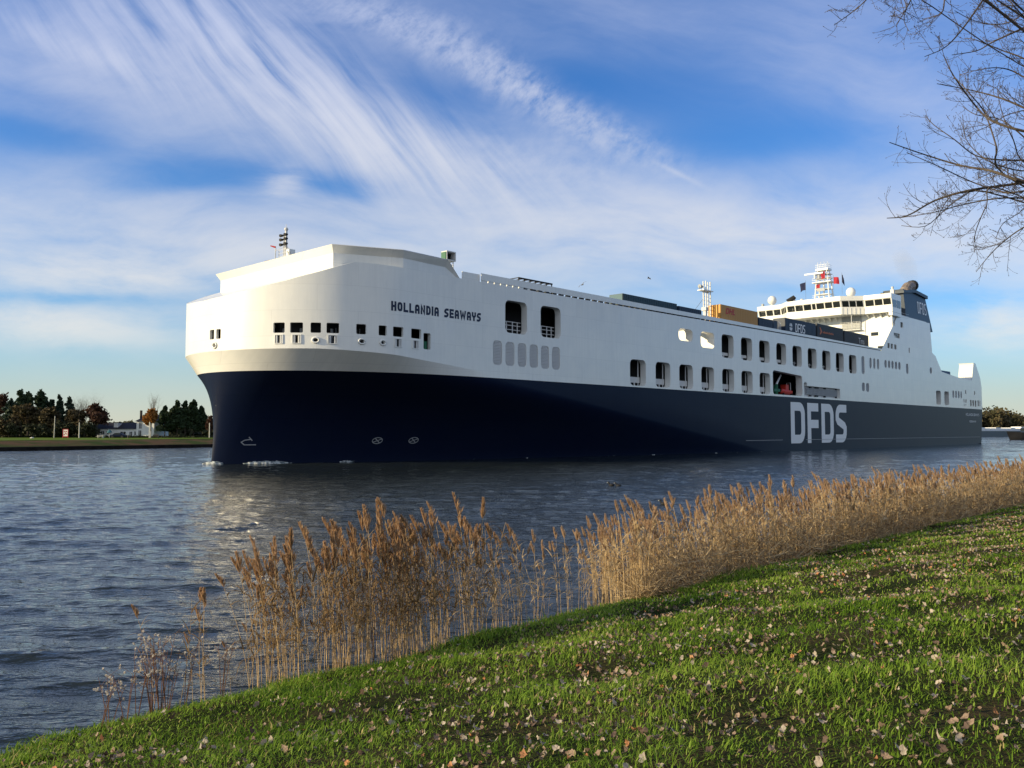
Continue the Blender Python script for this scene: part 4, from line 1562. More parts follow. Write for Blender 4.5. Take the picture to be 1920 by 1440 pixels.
def tree_at(name, label, px, y_base, y_top, w_px, Y, mleaf, mtr, shape, g, group=None, size=.32, n=900):
    base = atY(px, y_base, Y)
    base.z = 1.7
    h = atY(px, y_top, Y).z - 1.7
    w = w_px / 1600 * Y / 2
    root = empty(name, base)
    tag(root, label, 'tree', group)
    blobs, limbs = [], []
    if shape == 'pine':
        tiers = 10
        for i in range(tiers):
            t = i / (tiers - 1)
            z = h * (.34 + .60 * t)
            ww = w * (1.0 - .72 * t ** 1.4) * (.65 + .55 * g.random())
            for k in range(4):
                an = g.random() * 6.28
                x, y = ww * .58 * math.cos(an), ww * .58 * math.sin(an)
                blobs.append((x, y, z + g.normal() * .35, ww * .55, ww * .55, h * .060, n / 24))
                limbs.append((max(.5, z - h * .1), x * 1.2, y * 1.2, z))
        blobs.append((0, 0, h * .97, w * .12, w * .12, h * .06, n / 30))
    elif shape == 'round':
        for i in range(9):
            an, q = g.random() * 6.28, g.random() ** .5
            z = h * (.45 + .42 * g.random())
            x, y = w * .62 * q * math.cos(an), w * .62 * q * math.sin(an)
            blobs.append((x, y, z, w * .48, w * .48, h * .17, n / 9))
            limbs.append((h * .25, x, y, z))
        blobs.append((0, 0, h * .86, w * .4, w * .4, h * .13, n / 10))
    elif shape == 'low':
        for i in range(8):
            an, q = g.random() * 6.28, g.random() ** .5
            x, y = w * .7 * q * math.cos(an), w * .5 * q * math.sin(an)
            z = h * (.25 + .5 * g.random())
            blobs.append((x, y, z, w * .45, w * .45, h * .27, n / 8))
            limbs.append((h * .12, x, y, z))
    trunk_mesh(h * .92, max(.14, h * .018), limbs, g).build('trunk', mtr, root)
    V, F = leaf_cloud(blobs, size, g, 1.5)
    np_mesh('crown', V, F, [mleaf], parent=root)
    return root


def branch_rec(mb, p, d, ln, r, depth, g, up=.12, fan=.7, nseg=4, tips=None, sides=4):
    pts, rad = [p], [r]
    for i in range(nseg):
        d = (d + Vector((g.normal() * .12, g.normal() * .12, g.normal() * .08 + up * .3))).normalized()
        p = p + d * (ln / nseg)
        pts.append(p)
        rad.append(r * (1 - .6 * (i + 1) / nseg))
    mb.tube(pts, rad, sides, cap=False)
    if depth > 0:
        for i in range(1, nseg + 1):
            for q in range(2 if i > 1 else 1):
                ax = Vector((g.normal(), g.normal(), g.normal())).normalized()
                side = d.cross(ax).normalized()
                nd = (d * (1 - fan * .6) + side * fan + Vector((0, 0, up))).normalized()
                branch_rec(mb, pts[i], nd, ln * (.45 + .25 * g.random()), rad[i] * .6, depth - 1, g, up, fan, 3, tips, 3)


def bare_tree(name, label, px, y_top, Y, g, m, group=None, w=.6):
    base = atY(px, 820, Y)
    base.z = 1.7
    h = atY(px, y_top, Y).z - 1.7
    root = empty(name, base)
    tag(root, label, 'tree', group)
    MB().tube([(0, 0, 0), (.1, 0, h * .25), (0, .1, h * .45)], [.22, .17, .13], 7).build('trunk', m_bark, root)
    mb = MB()
    for k in range(9):
        an = k * 2.4 + g.random()
        z = h * (.2 + .25 * k / 8)
        branch_rec(mb, Vector((.05, .02, z)), Vector((math.cos(an) * w, math.sin(an) * w, .95)).normalized(), (h - z) * .62, .07, 3, g, .22, .55)
    mb.build('branches', m, root)
    return root


G = np.random.default_rng(21)
TG = 'trees on the far bank'
tree_at('pine_tree', 'dark pine with the topmost crown of the left group across the water', 37, 820, 733, 44, 250, m_pine, m_bark, 'pine', G, TG, n=1900)
tree_at('pine_tree', 'dark pine just beside the tallest pine, a little shorter, across the water', 51, 820, 737, 34, 258, m_pine, m_bark, 'pine', G, TG, n=1500)
tree_at('pine_tree', 'spreading dark pine nearest the thin white pole across the water', 74, 820, 733, 46, 252, m_pine, m_bark, 'pine', G, TG, n=1900)
tree_at('pine_tree', 'short dark conifer between two tall pines across the water', 17, 820, 752, 40, 246, m_pine2, m_bark, 'pine', G, TG, n=1500)
tree_at('spruce_tree', 'slim pointed conifer rising behind the thin white pole', 110, 820, 744, 22, 256, m_pine2, m_bark, 'pine', G, TG, n=1100)
tree_at('spruce_tree', 'slim conifer beside the bare tree across the water', 129, 820, 746, 26, 258, m_pine2, m_bark, 'pine', G, TG, n=1100)
tree_at('spruce_tree', 'low conifer behind the brown bushes and the thin white pole', 95, 820, 752, 30, 254, m_pine2, m_bark, 'pine', G, TG, n=1000)
tree_at('autumn_tree', 'reddish tree cut by the picture edge across the water', -2, 820, 738, 30, 262, m_russet, m_bark, 'round', G, TG, n=800)
bare_tree('bare_tree', 'leafless pale tree rising above the russet tree across the water', 158, 742, 258, G, m_twig, TG)
bare_tree('bare_tree', 'leafless tree half hidden behind the bare pale one, nearer the spruce', 142, 748, 262, G, m_twig, TG)
tree_at('autumn_tree', 'large russet tree overhanging the white house across the water', 178, 820, 755, 62, 244, m_russet, m_bark, 'round', G, TG, n=1900)
tree_at('autumn_tree', 'brown leafy tree under the bare trees, behind the lantern pole', 143, 820, 768, 44, 243, m_brown, m_bark, 'round', G, TG, n=1500)
tree_at('autumn_tree', 'wide brown tree in front of the tall pines across the water', 52, 820, 757, 60, 243, m_brown, m_bark, 'round', G, TG, n=1800)
tree_at('autumn_tree', 'brown tree between the thin pole and the red sign across the water', 96, 820, 764, 52, 242, m_brown, m_bark, 'round', G, TG, n=1500)
tree_at('autumn_tree', 'dull brown bush-like tree left of the tall pines', 16, 820, 775, 50, 240, m_brown, m_bark, 'low', G, TG, n=1300)
for px, lab in ((30, 'dark bush below the tall pines across the water'), (72, 'dark bush before the wide brown tree across the water'), (160, 'dark bush under the russet tree beside the house'), (122, 'dark bush behind the red sign across the water')):
    tree_at('bush', lab, px, 820, 789, 50, 239.5, m_hedge, m_bark, 'low', G, 'bushes on the far bank', n=1100)
# golden birch: leafless top, golden skirt
bt = tree_at('birch_tree', 'golden birch with a bare top, in front of the white house', 282, 820, 766, 31, 238, m_gold, m_birchbark, 'round', G, TG, size=.3, n=1500)
mb = MB()
hb_ = atY(286, 745, 238).z - 1.7
for k in range(7):
    an = k * 2.4
    branch_rec(mb, Vector((.3, 0, hb_ * (.45 + .04 * k))), Vector((.35 * math.cos(an) + .1, .35 * math.sin(an), 1)).normalized(), hb_ * (.36 - .02 * k), .06, 2, G, .3, .45)
mb.build('bare_top', m_twig, bt)
for px, top, w, lab in ((308, 764, 30, 'shortest pine of the dark group, next to the golden birch'), (331, 752, 32, 'tall pine second from the golden birch'), (346, 754, 30, 'pine in the middle of the dark group beside the ship bow'),
                        (362, 752, 36, 'tall broad pine nearest the ship bow'), (377, 763, 28, 'pine on the outer slope of the dark group by the ship bow'), (320, 770, 30, 'small pine tucked in front of the tall ones by the birch'), (392, 782, 20, 'low reddish tree seen between the pines and the ship bow')):
    tree_at('pine_tree' if px != 392 else 'autumn_tree', lab, px, 820, top, w, 245 + (px % 7), m_pine if px != 392 else m_russet, m_bark, 'pine' if px != 392 else 'round', G, TG, n=1700)
# clipped hedge line under the trees
hv = []
for i in range(260):
    px = -40 + i * 1.75
    p = atY(px, 819, 241)
    hv.append((p.x, 241 + G.normal() * .4, 1.95, .5, .5, .42 + .15 * G.random(), 26))
V, F = leaf_cloud(hv, .26, G)
tag(np_mesh('hedge', V, F, [m_hedge]), 'long low dark hedge running below the trees on the far bank', 'hedge')

# white house
m_wallw = mat('white_render', (.74, .74, .73), .8, noise=(.6, (.64, .64, .62), .4, .8))
m_roof = mat('dark_roof_tiles', (.022, .020, .026), .7, bump=(6, .5, .1))
m_roof2 = mat('mossy_roof', (.05, .06, .03), .8)
m_door = mat('dark_door_paint', (.018, .018, .022), .5)
HY = 246.0
hx = lambda px: atY(px, 800, HY).x
hz = lambda y: atY(230, y, HY).z
house = empty('white_house', (hx(230), HY, 1.9), 0)
tag(house, 'long white house with dark roofs behind the lawn, partly hidden by the golden birch', 'house')
O = Vector((hx(230), HY, 1.9))
X = lambda px: hx(px) - O.x
Z = lambda y: hz(y) - O.z
zg, ze, zr = 0.0, Z(803.5), Z(792)
MB().box(X(176), X(257), 0, 9, 0, ze).box(X(257), X(290), -.4, 10, 0, Z(790)).build('wall', m_wallw, house)
mb = MB()
mb.add([(X(175), -.4, ze - .1), (X(257.4), -.4, ze - .1), (X(257.4), 4.5, zr), (X(175), 4.5, zr), (X(257.4), 9.4, ze), (X(175), 9.4, ze)], [(0, 1, 2, 3), (3, 2, 4, 5), (0, 3, 5), (1, 4, 2)])
rf = mb.build('roof', m_roof, house)
MB().box(X(211), X(219), .8, 3.5, Z(803), Z(792.5)).build('dormer', m_wallw, house)
MB().box(X(209.5), X(220.5), .6, 3.7, Z(792.4), Z(791.4)).build('dormer_roof', m_roof, house)
mb = MB().add([(X(254), -.8, Z(790)), (X(292), -.8, Z(790)), (X(292), 10.4, Z(790)), (X(254), 10.4, Z(790)), (X(264), 4.8, Z(777)), (X(284), 4.8, Z(777))], [(0, 1, 5, 4), (1, 2, 5), (2, 3, 4, 5), (3, 0, 4), (3, 2, 1, 0)])
r2 = mb.build('roof', m_roof, house)
MB().box(X(253.2), X(255.8), 3, 3.8, Z(792), Z(769)).build('chimney', m_bark, house)
for a, b, t, u_, nm in ((226, 236.5, 809.5, 818.6, 'garage_door'), (243, 248.3, 809.5, 818.6, 'door'), (252, 256, 809, 816, 'window'), (262, 267, 792.5, 803.5, 'window'), (261, 266.5, 807, 818.6, 'door'), (190, 196, 808, 814, 'window'), (201, 207, 808, 814, 'window')):
    y0 = -.46 if a > 257 else -.06
    w_ = MB().box(X(a), X(b), y0, y0 + .05, Z(u_), Z(t)).build(nm, m_door, house)
    mb = MB()
    for x in np.linspace(X(a), X(b), 3):
        mb.box(x - .05, x + .05, y0 - .04, y0 - .005, Z(u_), Z(t))
    mb.build('frame', m_wallw, w_)
back = empty('back_house', (hx(233), 262, 1.9), 0)
tag(back, 'house with a mossy roof and white gable seen over the long white house', 'house')
k2 = 262 / HY
mb = MB().add([(-2.6 * k2, 0, 0), (2.9, 0, 0), (2.9, 7, 0), (-2.8, 7, 0), (-2.8, 0, 4.9), (2.9, 0, 4.9), (2.9, 7, 4.9), (-2.8, 7, 4.9)], [(0, 1, 5, 4), (1, 2, 6, 5), (2, 3, 7, 6), (3, 0, 4, 7)])
mb.build('wall', m_wallw, back)
MB().add([(-3, -.4, 4.8), (3.2, -.4, 4.8), (3.2, 3.5, 7.0), (-3, 3.5, 7.0), (3.2, 7.4, 4.8), (-3, 7.4, 4.8)], [(0, 1, 2, 3), (3, 2, 4, 5), (0, 3, 5), (1, 4, 2)]).build('roof', m_roof2, back)
MB().box(-1.2, -.5, -.05, 0, 5, 5.5).box(1.2, 1.9, -.05, 0, 3.2, 4.4).build('window', m_door, back)

m_pole = mat('white_pole_paint', (.62, .60, .54), .6)
for i, (px, yb, yt, lab) in enumerate(((101, 824, 780, 'tall thin white pole across the water, before the brown trees'), (148, 824, 792, 'white pole topped by a grey lantern, beyond the red sign'),
                                       (280, 823, 791, 'white pole standing in front of the golden birch'), (392.5, 820, 793, 'white pole nearest the ship bow across the water'))):
    Yp = 228 if i != 3 else 236
    b0 = atY(px, yb, Yp)
    t0 = atY(px, yt, Yp)
    b0.z = 1.75
    r_ = empty('pole', b0)
    tag(r_, lab, 'pole', 'white poles on the far bank')
    w_ = .09 if i == 0 else .13
    MB().tube([(0, 0, 0), (.12 if i == 0 else 0, 0, t0.z - b0.z)], [w_, w_ * .85], 8).build('post', m_pole, r_)
    MB().tube([(0, 0, 0), (0, 0, .18)], [w_ * 2, w_ * 2], 8).build('footing', m_quay, r_)
    if i == 1:
        MB().tube([(0, 0, t0.z - b0.z), (0, 0, t0.z - b0.z + .35), (0, 0, t0.z - b0.z + .75)], [.14, .38, .12], 8).build('lantern', m_twig, r_)
sg = empty('notice_board', atY(122.6, 821, 230) * 1.0)
sg.location.z = 1.8
tag(sg, 'red-framed white notice board with red marks, standing on the far lawn', 'sign')
m_sr = mat('red_sign_paint', (.34, .02, .03), .5)
m_sw = mat('white_sign_face', (.72, .70, .68), .5)
MB().box(-.75, -.6, -.06, .06, 0, 2.5).box(.6, .75, -.06, .06, 0, 2.5).box(-.6, .6, -.06, .06, 2.35, 2.5).box(-.6, .6, -.06, .06, .35, .6).build('frame', m_sr, sg)
MB().box(-.6, .6, -.03, .03, .6, 2.35).build('face', m_sw, sg)
mb = MB()
for x, z in ((-.25, 1.9), (.22, 1.85), (-.05, 1.45), (.25, 1.2), (-.3, 1.0)):
    mb.box(x - .17, x + .15, -.05, -.035, z - .14, z + .12)
mb.build('marks', m_sr, sg)
# small furniture of the far lawn
pb = empty('parasol', atY(205, 819, 232))
pb.location.z = 1.85
tag(pb, 'closed-looking blue-green parasol on the lawn before the white house', 'parasol')
MB().tube([(0, 0, 0), (0, 0, 2.3)], .04).build('post', m_pole, pb)
MB().tube([(0, 0, 1.45), (0, 0, 1.75), (0, 0, 2.35)], [.75, .6, .03], 8).build('canopy', mat('blue_green_cloth', (.04, .13, .16), .8), pb)
MB().tube([(0, 0, 0), (0, 0, .08)], .3, 10).build('base', m_quay, pb)
tb = empty('picnic_table', atY(189, 820, 231))
tb.location.z = 1.85
tag(tb, 'pale picnic table on the lawn under the russet tree', 'table')
MB().box(-.9, .9, -.4, .4, .72, .78).build('table_top', m_pole, tb)
for x in (-.6, .6):
    MB().box(x - .05, x + .05, -.5, .5, 0, .72).build('leg', m_pole, tb)
MB().box(-.9, .9, -.85, -.6, .42, .47).box(-.9, .9, .6, .85, .42, .47).build('seat', m_pole, tb)
cr = empty('parked_car', atY(222, 819, 236))
cr.location.z = 1.85
tag(cr, 'dark car parked in front of the white house', 'car')
prof_ = [(-2.1, .35), (-2.1, .75), (-1.3, .9), (-.8, 1.4), (.7, 1.42), (1.35, .95), (2.1, .8), (2.15, .35)]
MB().prism(prof_, -.85, .85, 'y').build('body', M['navy'], cr, bevel=.06)
MB().prism([(-1.15, .95), (-.75, 1.33), (.62, 1.35), (1.1, .98)], -.87, .87, 'y').build('side_window', M['glass'], cr)
for x in (-1.3, 1.35):
    for y in (-.78, .78):
        MB().tube([(x, y - .1, .33), (x, y + .1, .33)], .33, 14).build('wheel', M['black'], cr)
bo_ = empty('bollard', atY(240, 822, 230))
bo_.location.z = 1.8
tag(bo_, 'short dark bollard on the lawn edge before the garage door', 'bollard')
MB().tube([(0, 0, 0), (0, 0, .9), (0, 0, 1.05)], [.16, .14, .05], 8).build('post', m_door, bo_)
MB().tube([(0, 0, .95), (0, 0, 1.0)], .17, 8).build('cap', m_pole, bo_)
bn = empty('bench', atY(291.5, 822, 230))
bn.location.z = 1.8
tag(bn, 'dark bench beside the white pole at the golden birch', 'bench')
MB().box(-.8, .8, -.25, .25, .42, .48).build('seat', m_door, bn)
MB().box(-.8, .8, .25, .32, .55, 1.05).build('backrest', m_door, bn)
for x in (-.7, .7):
    MB().box(x - .04, x + .04, -.22, .3, 0, .42).build('leg', m_door, bn)
rk = MB().ball((0, 0, .25), .5, 10, 7, .6).build('stone', m_pole, None)
rk.location = atY(60, 825, 222)
rk.location.z = 1.65
tag(rk, 'small white stone at the top of the far bank', 'stone')

# distant wood, moored barge and workboat to the far right
bl = []
g2 = np.random.default_rng(8)
for i in range(120):
    px = 1780 + 210 * g2.random()
    Yd = 655 + 60 * g2.random()
    p = atY(px, 805, Yd)
    top = np.interp(px, [1780, 1845, 1870, 1895, 1990], [758, 761, 758, 766, 778])
    h = (atY(px, top, Yd).z - 2) * (.8 + .25 * g2.random())
    bl.append((p.x, p.y, 2 + h * .45, 5.5, 5.5, h * .52, 170))
V, F = leaf_cloud(bl, 1.0, g2)
tag(np_mesh('distant_wood', V, F, [mat('distant_wood_leaves', (.045, .048, .022), .9, island=((.08, .062, .03), 1.0))]), kind='stuff')
bl = []
for i in range(230):
    px = 1500 + 480 * g2.random()
    p = atY(px, 808, 1150 + 100 * g2.random())
    bl.append((p.x, p.y, 8, 12, 12, 9 + 4 * g2.random(), 90))
V, F = leaf_cloud(bl, 2.0, g2)
bk = []
for i in range(150):
    px = -140 + i * 3.9
    p = atY(px, 808, 300 + 60 * g2.random())
    bk.append((p.x, p.y, 3.6, 4.5, 4.5, 2.6 + 2.2 * g2.random(), 150))
Vb, Fb = leaf_cloud(bk, .8, g2)
tag(np_mesh('background_wood', Vb, Fb, [m_hedge]), kind='stuff')
tag(np_mesh('far_wood', V, F, [bpy.data.materials['distant_wood_leaves']]), kind='stuff')
bar = empty('moored_barge', gz(1868, 818.6, 0), RZ)
tag(bar, 'long low dark barge with white hatch covers, moored beyond the ferry stern', 'barge')
m_bh = mat('barge_hull_paint', (.012, .022, .045), .5)
mb = MB()
L2 = 75
mb.prism([(-L2, -5), (-L2, 5), (L2 - 8, 5), (L2, 0), (L2 - 8, -5)], -1, 4.3)
mb.build('hull', m_bh, bar)
mb = MB()
for k in range(10):
    mb.box(-68 + k * 13, -68 + k * 13 + 12.2, -4, 4, 4.3, 5.9 + .5 * (k % 3 == 1))
mb.build('hatch_cover', M['letter_white'], bar)
MB().box(L2 - 20, L2 - 11, -3.5, 3.5, 4.3, 7.3).build('deckhouse', M['letter_white'], bar)
MB().box(-L2, L2 - 9, -5.05, -5.0, 3.9, 4.25).build('rail', M['lgrey'], bar)
tg = empty('workboat', gz(1926, 824.5, 0), RZ - R(35))
tag(tg, 'dark workboat entering at the picture edge before the barge', 'boat')
mb = MB()
vs, fs = [], []
for i in range(9):
    t = i / 8
    x = -9 + 18 * t
    w = 2.6 * (1 - (1 - min(1, t * 2.2)) ** 2.2)
    for zf, wf in ((-.5, .7), (1.0, .92), (2.6 + 1.2 * (1 - t) ** 2, 1.0)):
        vs += [(x - .4 * zf * (t < .1), -w * wf, zf), (x - .4 * zf * (t < .1), w * wf, zf)]
for i in range(8):
    a, b = i * 6, i * 6 + 6
    for j in (0, 2):
        fs += [(a + j, b + j, b + j + 2, a + j + 2), (b + j + 1, a + j + 1, a + j + 3, b + j + 3)]
    fs.append((a + 4, b + 4, b + 5, a + 5))
fs.append((48, 50, 52, 53, 51, 49))
mb.add(vs, fs).build('hull', M['black'], tg)
MB().box(-2, 5, -1.6, 1.6, 2.5, 5.2).build('wheelhouse', m_bh, tg, bevel=.15)
MB().box(-2.05, -2.0, -1.2, 1.2, 4.0, 4.8).build('window', M['glass'], tg)
MB().tube([(1, 0, 5.2), (1, 0, 8)], .08).build('mast', M['grey'], tg)
# ================================================================== near bank
def bank_z(n):
    return np.interp(n, [-60, -20, -6, 0, 4, 8, 9.6, 10.4, 11.2, 12.6, 14], [2.7, 2.6, 2.32, 2.0, 1.33, .66, .40, .20, -.08, -.5, -1.0])


def bank_bump(s, n):
    return .045 * np.sin(s * .9 + 1.3 * np.sin(n * .7)) * np.sin(n * 1.1 + .6) + .03 * np.sin(s * 2.3 + n) + .02 * np.sin(n * 3.1 - s * 1.7)


m_soil = mat('bank_soil', (.020, .028, .008), .95, spec=.03, noise=(1.2, (.060, .045, .026), .40, .70), bump=(18, .8, .06))
ss = np.concatenate([np.arange(-30, 60, .35), np.geomspace(60, 900, 60)])
nn = np.concatenate([[-400, -200, -100, -60, -40, -30, -22], np.arange(-17, 14.1, .3)])
SS, NN = np.meshgrid(ss, nn)
ZZ = bank_z(NN) + bank_bump(SS, NN) * (NN > -20)
P = np.stack([DV.x * SS + NV.x * NN, DV.y * SS + NV.y * NN, ZZ], -1).reshape(-1, 3)
I = np.arange(SS.size).reshape(SS.shape)
F = np.stack([I[:-1, :-1], I[:-1, 1:], I[1:, 1:], I[1:, :-1]], -1).reshape(-1, 4)
tag(np_mesh('grass_bank', P, F, [m_soil], smooth=True), kind='structure')


def in_view(X, Y, Z, margin=1.12):
    cp, sp = math.cos(PITCH), math.sin(PITCH)
    dz = Z - EYE
    dep = Y * cp + dz * sp
    u = 1600 * X / np.maximum(dep, .1)
    v = 1600 * (-Y * sp + dz * cp) / np.maximum(dep, .1)
    return (dep > 2) & (np.abs(u) < 960 * margin) & (v > -720 * margin)


# ---- grass
def build_grass():
    g = np.random.default_rng(3)
    N0 = 5200000
    s = g.random(N0) * 100 - 2
    n = 10.75 - 45 * g.random(N0) ** 1.0
    X, Y = DV.x * s + NV.x * n, DV.y * s + NV.y * n
    r = np.hypot(X, Y)
    r = np.maximum(r, .01)
    base = N0 / (100 * 45)
    dens = 3800 * np.clip(6.8 / r, 0, 1) ** 1.55
    clump = .62 + .38 * np.sin(s * 3.1 + 2 * np.sin(n * 2.3)) * np.sin(n * 3.7 + np.sin(s * 1.9))
    edge = np.clip((10.75 - n + .30 * np.sin(s * 1.7) * np.sin(s * .6) + .14 * np.sin(s * 6.1)) / .5, 0, 1)
    bare = .5 + .5 * np.sin(s * 1.3 + 2.1 * np.sin(n * .9)) * np.sin(n * 1.7 + 1.4 * np.sin(s * .8))
    bare = np.where(n < 8.2, np.clip(.12 + 1.25 * bare, 0, 1), 1)
    keep = (g.random(N0) < dens / base * clump * edge * bare) & (r > 4.6)
    s, n, X, Y, r = s[keep], n[keep], X[keep], Y[keep], r[keep]
    Z = bank_z(n) + bank_bump(s, n)
    ok = in_view(X, Y, Z, 1.18) | (in_view(X, Y, Z, 2.6) & (g.random(len(X)) < .55))
    s, n, X, Y, r, Z = s[ok], n[ok], X[ok], Y[ok], r[ok], Z[ok]
    k = len(s)
    tuft = .5 + .5 * np.sin(s * 2.1 + 1.7 * np.sin(n * 1.3)) * np.sin(n * 2.6 + np.sin(s * 1.4))
    h = (.026 + .068 * g.random(k) ** 2.2) * (.55 + .85 * tuft) * np.where(n > 9.3, 1.35, 1.0)
    w = .0036 * (r / 7) ** .75 * (.7 + .7 * g.random(k)) * np.where(g.random(k) < .06, 2.2, 1)
    az = g.random(k) * 6.283
    lean = h * (.35 + 1.5 * g.random(k) ** 1.4)
    dx, dy = np.cos(az), np.sin(az)
    wx, wy = -dy * w, dx * w
    z0 = Z - .01
    v0 = np.stack([X - wx, Y - wy, z0], -1)
    v1 = np.stack([X + wx, Y + wy, z0], -1)
    mx, my = X + dx * lean * .35, Y + dy * lean * .35
    v2 = np.stack([mx + wx * .8, my + wy * .8, z0 + h * .62], -1)
    v3 = np.stack([mx - wx * .8, my - wy * .8, z0 + h * .62], -1)
    v4 = np.stack([X + dx * lean, Y + dy * lean, z0 + h * (1 - .25 * g.random(k))], -1)
    V = np.stack([v0, v1, v2, v3, v4], 1).reshape(-1, 3)
    b = np.arange(k)[:, None] * 5
    F = np.concatenate([b + [0, 1, 2], b + [0, 2, 3], b + [3, 2, 4]], 0)
    patch = .5 + .5 * np.sin(s * .8 + np.sin(n * 1.1)) * np.sin(n * .9 + .5)
    tint = np.clip(.70 * g.random(k) + .55 * patch - .15, 0, .93)
    tint = np.where(g.random(k) < .045, 1.05 + .4 * g.random(k), tint)           # a few dead straws
    m = bpy.data.materials.new('lawn_blades')
    m.use_nodes = True
    N = NT(m.node_tree)
    bs = m.node_tree.nodes['Principled BSDF']
    at_ = N.n('ShaderNodeAttribute', attribute_name='tint')
    f = N.math('MULTIPLY', at_.outputs['Fac'], .625)
    c = N.ramp(f, [(0, (.085, .17, .012)), (.25, (.17, .29, .028)), (.58, (.32, .44, .07)), (.66, (.50, .42, .17)), (.95, (.55, .44, .20))])
    N.l(c, bs.inputs['Base Color'])
    bs.inputs['Roughness'].default_value = .5
    bs.inputs['Specular IOR Level'].default_value = .12
    tr = N.n('ShaderNodeBsdfTranslucent')
    N.l(c, tr.inputs[0])
    mx_ = N.n('ShaderNodeMixShader')
    mx_.inputs[0].default_value = .45
    N.l(bs.outputs[0], mx_.inputs[1])
    N.l(tr.outputs[0], mx_.inputs[2])
    N.l(mx_.outputs[0], m.node_tree.nodes['Material Output'].inputs[0])
    o = np_mesh('grass', V, F, [m], attr=np.repeat(tint, 5))
    tag(o, kind='stuff')
    print('grass blades', k)


build_grass()

# ---- fallen leaves
m_leaf = [mat('pale_fallen_leaf', (.40, .30, .23), .75, island=((.20, .13, .09), .8), noise=(40, (.25, .18, .13), .45, .6), transl=.15),
          mat('grey_fallen_leaf', (.36, .31, .26), .8, island=((.50, .43, .36), .7), noise=(40, (.23, .19, .16), .45, .6), transl=.15),
          mat('orange_fallen_leaf', (.48, .20, .08), .75, island=((.50, .30, .15), .6), noise=(40, (.36, .13, .06), .45, .6), transl=.2),
          mat('dark_fallen_leaf', (.085, .055, .045), .8, island=((.13, .09, .07), .8), transl=.1)]


def leaf_mesh(g):
    """a curled, lobed dry leaf about 8 cm long: outline points round a bent midrib"""
    out = []
    K = 13
    for i in range(K):
        a = 2 * math.pi * i / K
        rr = .030 * (1 + .16 * math.cos(5 * a) + .12 * g.normal()) * (1.3 if abs(math.cos(a)) > .8 else 1)
        out.append((rr * 1.15 * math.cos(a), rr * math.sin(a)))
    c1, c2, ph = 4 + 13 * g.random(), 6 * g.normal(), g.normal() * .5
    def Zf(x, y):
        return c1 * (x * math.cos(ph) + y * math.sin(ph)) ** 2 + c2 * x * y + .0055 * g.normal() - .012
    V = [(0, 0, Zf(0, 0))] + [(x * .5, y * .5, Zf(x * .5, y * .5)) for x, y in out] + [(x, y, Zf(x, y)) for x, y in out]
    F = []
    for i in range(K):
        j = (i + 1) % K
        F += [(0, 1 + i, 1 + j), (1 + i, 1 + K + i, 1 + K + j), (1 + i, 1 + K + j, 1 + j)]
    return np.array(V), np.array(F)


gL = np.random.default_rng(14)
LV = [leaf_mesh(gL) for _ in range(7)]


def leaf_spots():
    g = np.random.default_rng(9)
    N0 = 130000
    s = g.random(N0) * 80 - 1
    n = 10.2 - 28 * g.random(N0)
    c = .5 + .5 * np.sin(s * 1.7 + 1.9 * np.sin(n * 1.5)) * np.sin(n * 2.2 + 1.2 * np.sin(s * 1.1))
    dens = np.interp(n, [-20, 0, 5, 7.5, 9.0, 10], [1, 1, 1, .85, .28, .05]) * (.07 + 1.15 * c ** 3.2) * (.35 + .65 * (.5 + .5 * np.sin(s * 5.3 + 2 * np.sin(n * 4.1)) * np.sin(n * 6.2 + s)))
    keep = g.random(N0) < dens * 4.4
    s, n = s[keep], n[keep]
    X, Y = DV.x * s + NV.x * n, DV.y * s + NV.y * n
    Z = bank_z(n) + bank_bump(s, n)
    inside = in_view(X, Y, Z + .05, 1.02)
    ok = in_view(X, Y, Z + .05, 2.4) & (np.hypot(X, Y) < 60)
    X, Y, Z, inside = X[ok], Y[ok], Z[ok], inside[ok]
    o = np.argsort(np.hypot(X, Y) + np.where(inside, 0, 1000))
    return X[o], Y[o], Z[o]


lx, ly, lz = leaf_spots()
print('fallen leaves', len(lx))
leaf_me = {}
bigV, bigF, bigM = [], [], []
off = 0
LAB = ['pale beige fallen leaf lying curled in the lawn', 'grey-white fallen leaf lying curled in the lawn', 'orange-brown fallen leaf lying in the lawn', 'dark brown fallen leaf sunk in the lawn']
LGR = ['pale beige leaves on the lawn', 'grey-white leaves on the lawn', 'orange-brown leaves on the lawn', 'dark brown leaves on the lawn']
for i in range(len(lx)):
    q = gL.random()
    c = 0 if q < .45 else 1 if q < .74 else 2 if q < .79 else 3
    vi = int(gL.integers(7))
    sc = (.38 + .48 * gL.random() ** 1.5)
    if i >= 300:
        sc *= min(1.45, .95 + .012 * math.hypot(lx[i], ly[i]))
    rx, ry, rz = gL.normal() * .55, gL.normal() * .55, gL.random() * 6.28
    zz = lz[i] + .020 + .032 * gL.random()
    if i < 300:
        key = (c, vi)
        if key not in leaf_me:
            o = np_mesh('fallen_leaf', LV[vi][0], LV[vi][1], [m_leaf[c]])
            leaf_me[key] = o
        else:
            o = leaf_me[key].copy()
            COL.objects.link(o)
        o.location = (lx[i], ly[i], zz)
        o.rotation_euler = (rx, ry, rz)
        o.scale = (sc, sc, sc)
        tag(o, LAB[c], 'leaf', LGR[c])
    else:
        Mx = np.array((Matrix.Rotation(rz, 3, 'Z') @ Matrix.Rotation(ry, 3, 'Y') @ Matrix.Rotation(rx, 3, 'X')))
        bigV.append(LV[vi][0] @ Mx.T * sc + (lx[i], ly[i], zz))
        bigF.append(LV[vi][1] + off)
        bigM.append(np.full(len(LV[vi][1]), c))
        off += len(LV[vi][0])
tag(np_mesh('leaf_litter', np.concatenate(bigV), np.concatenate(bigF), m_leaf, np.concatenate(bigM)), kind='stuff')

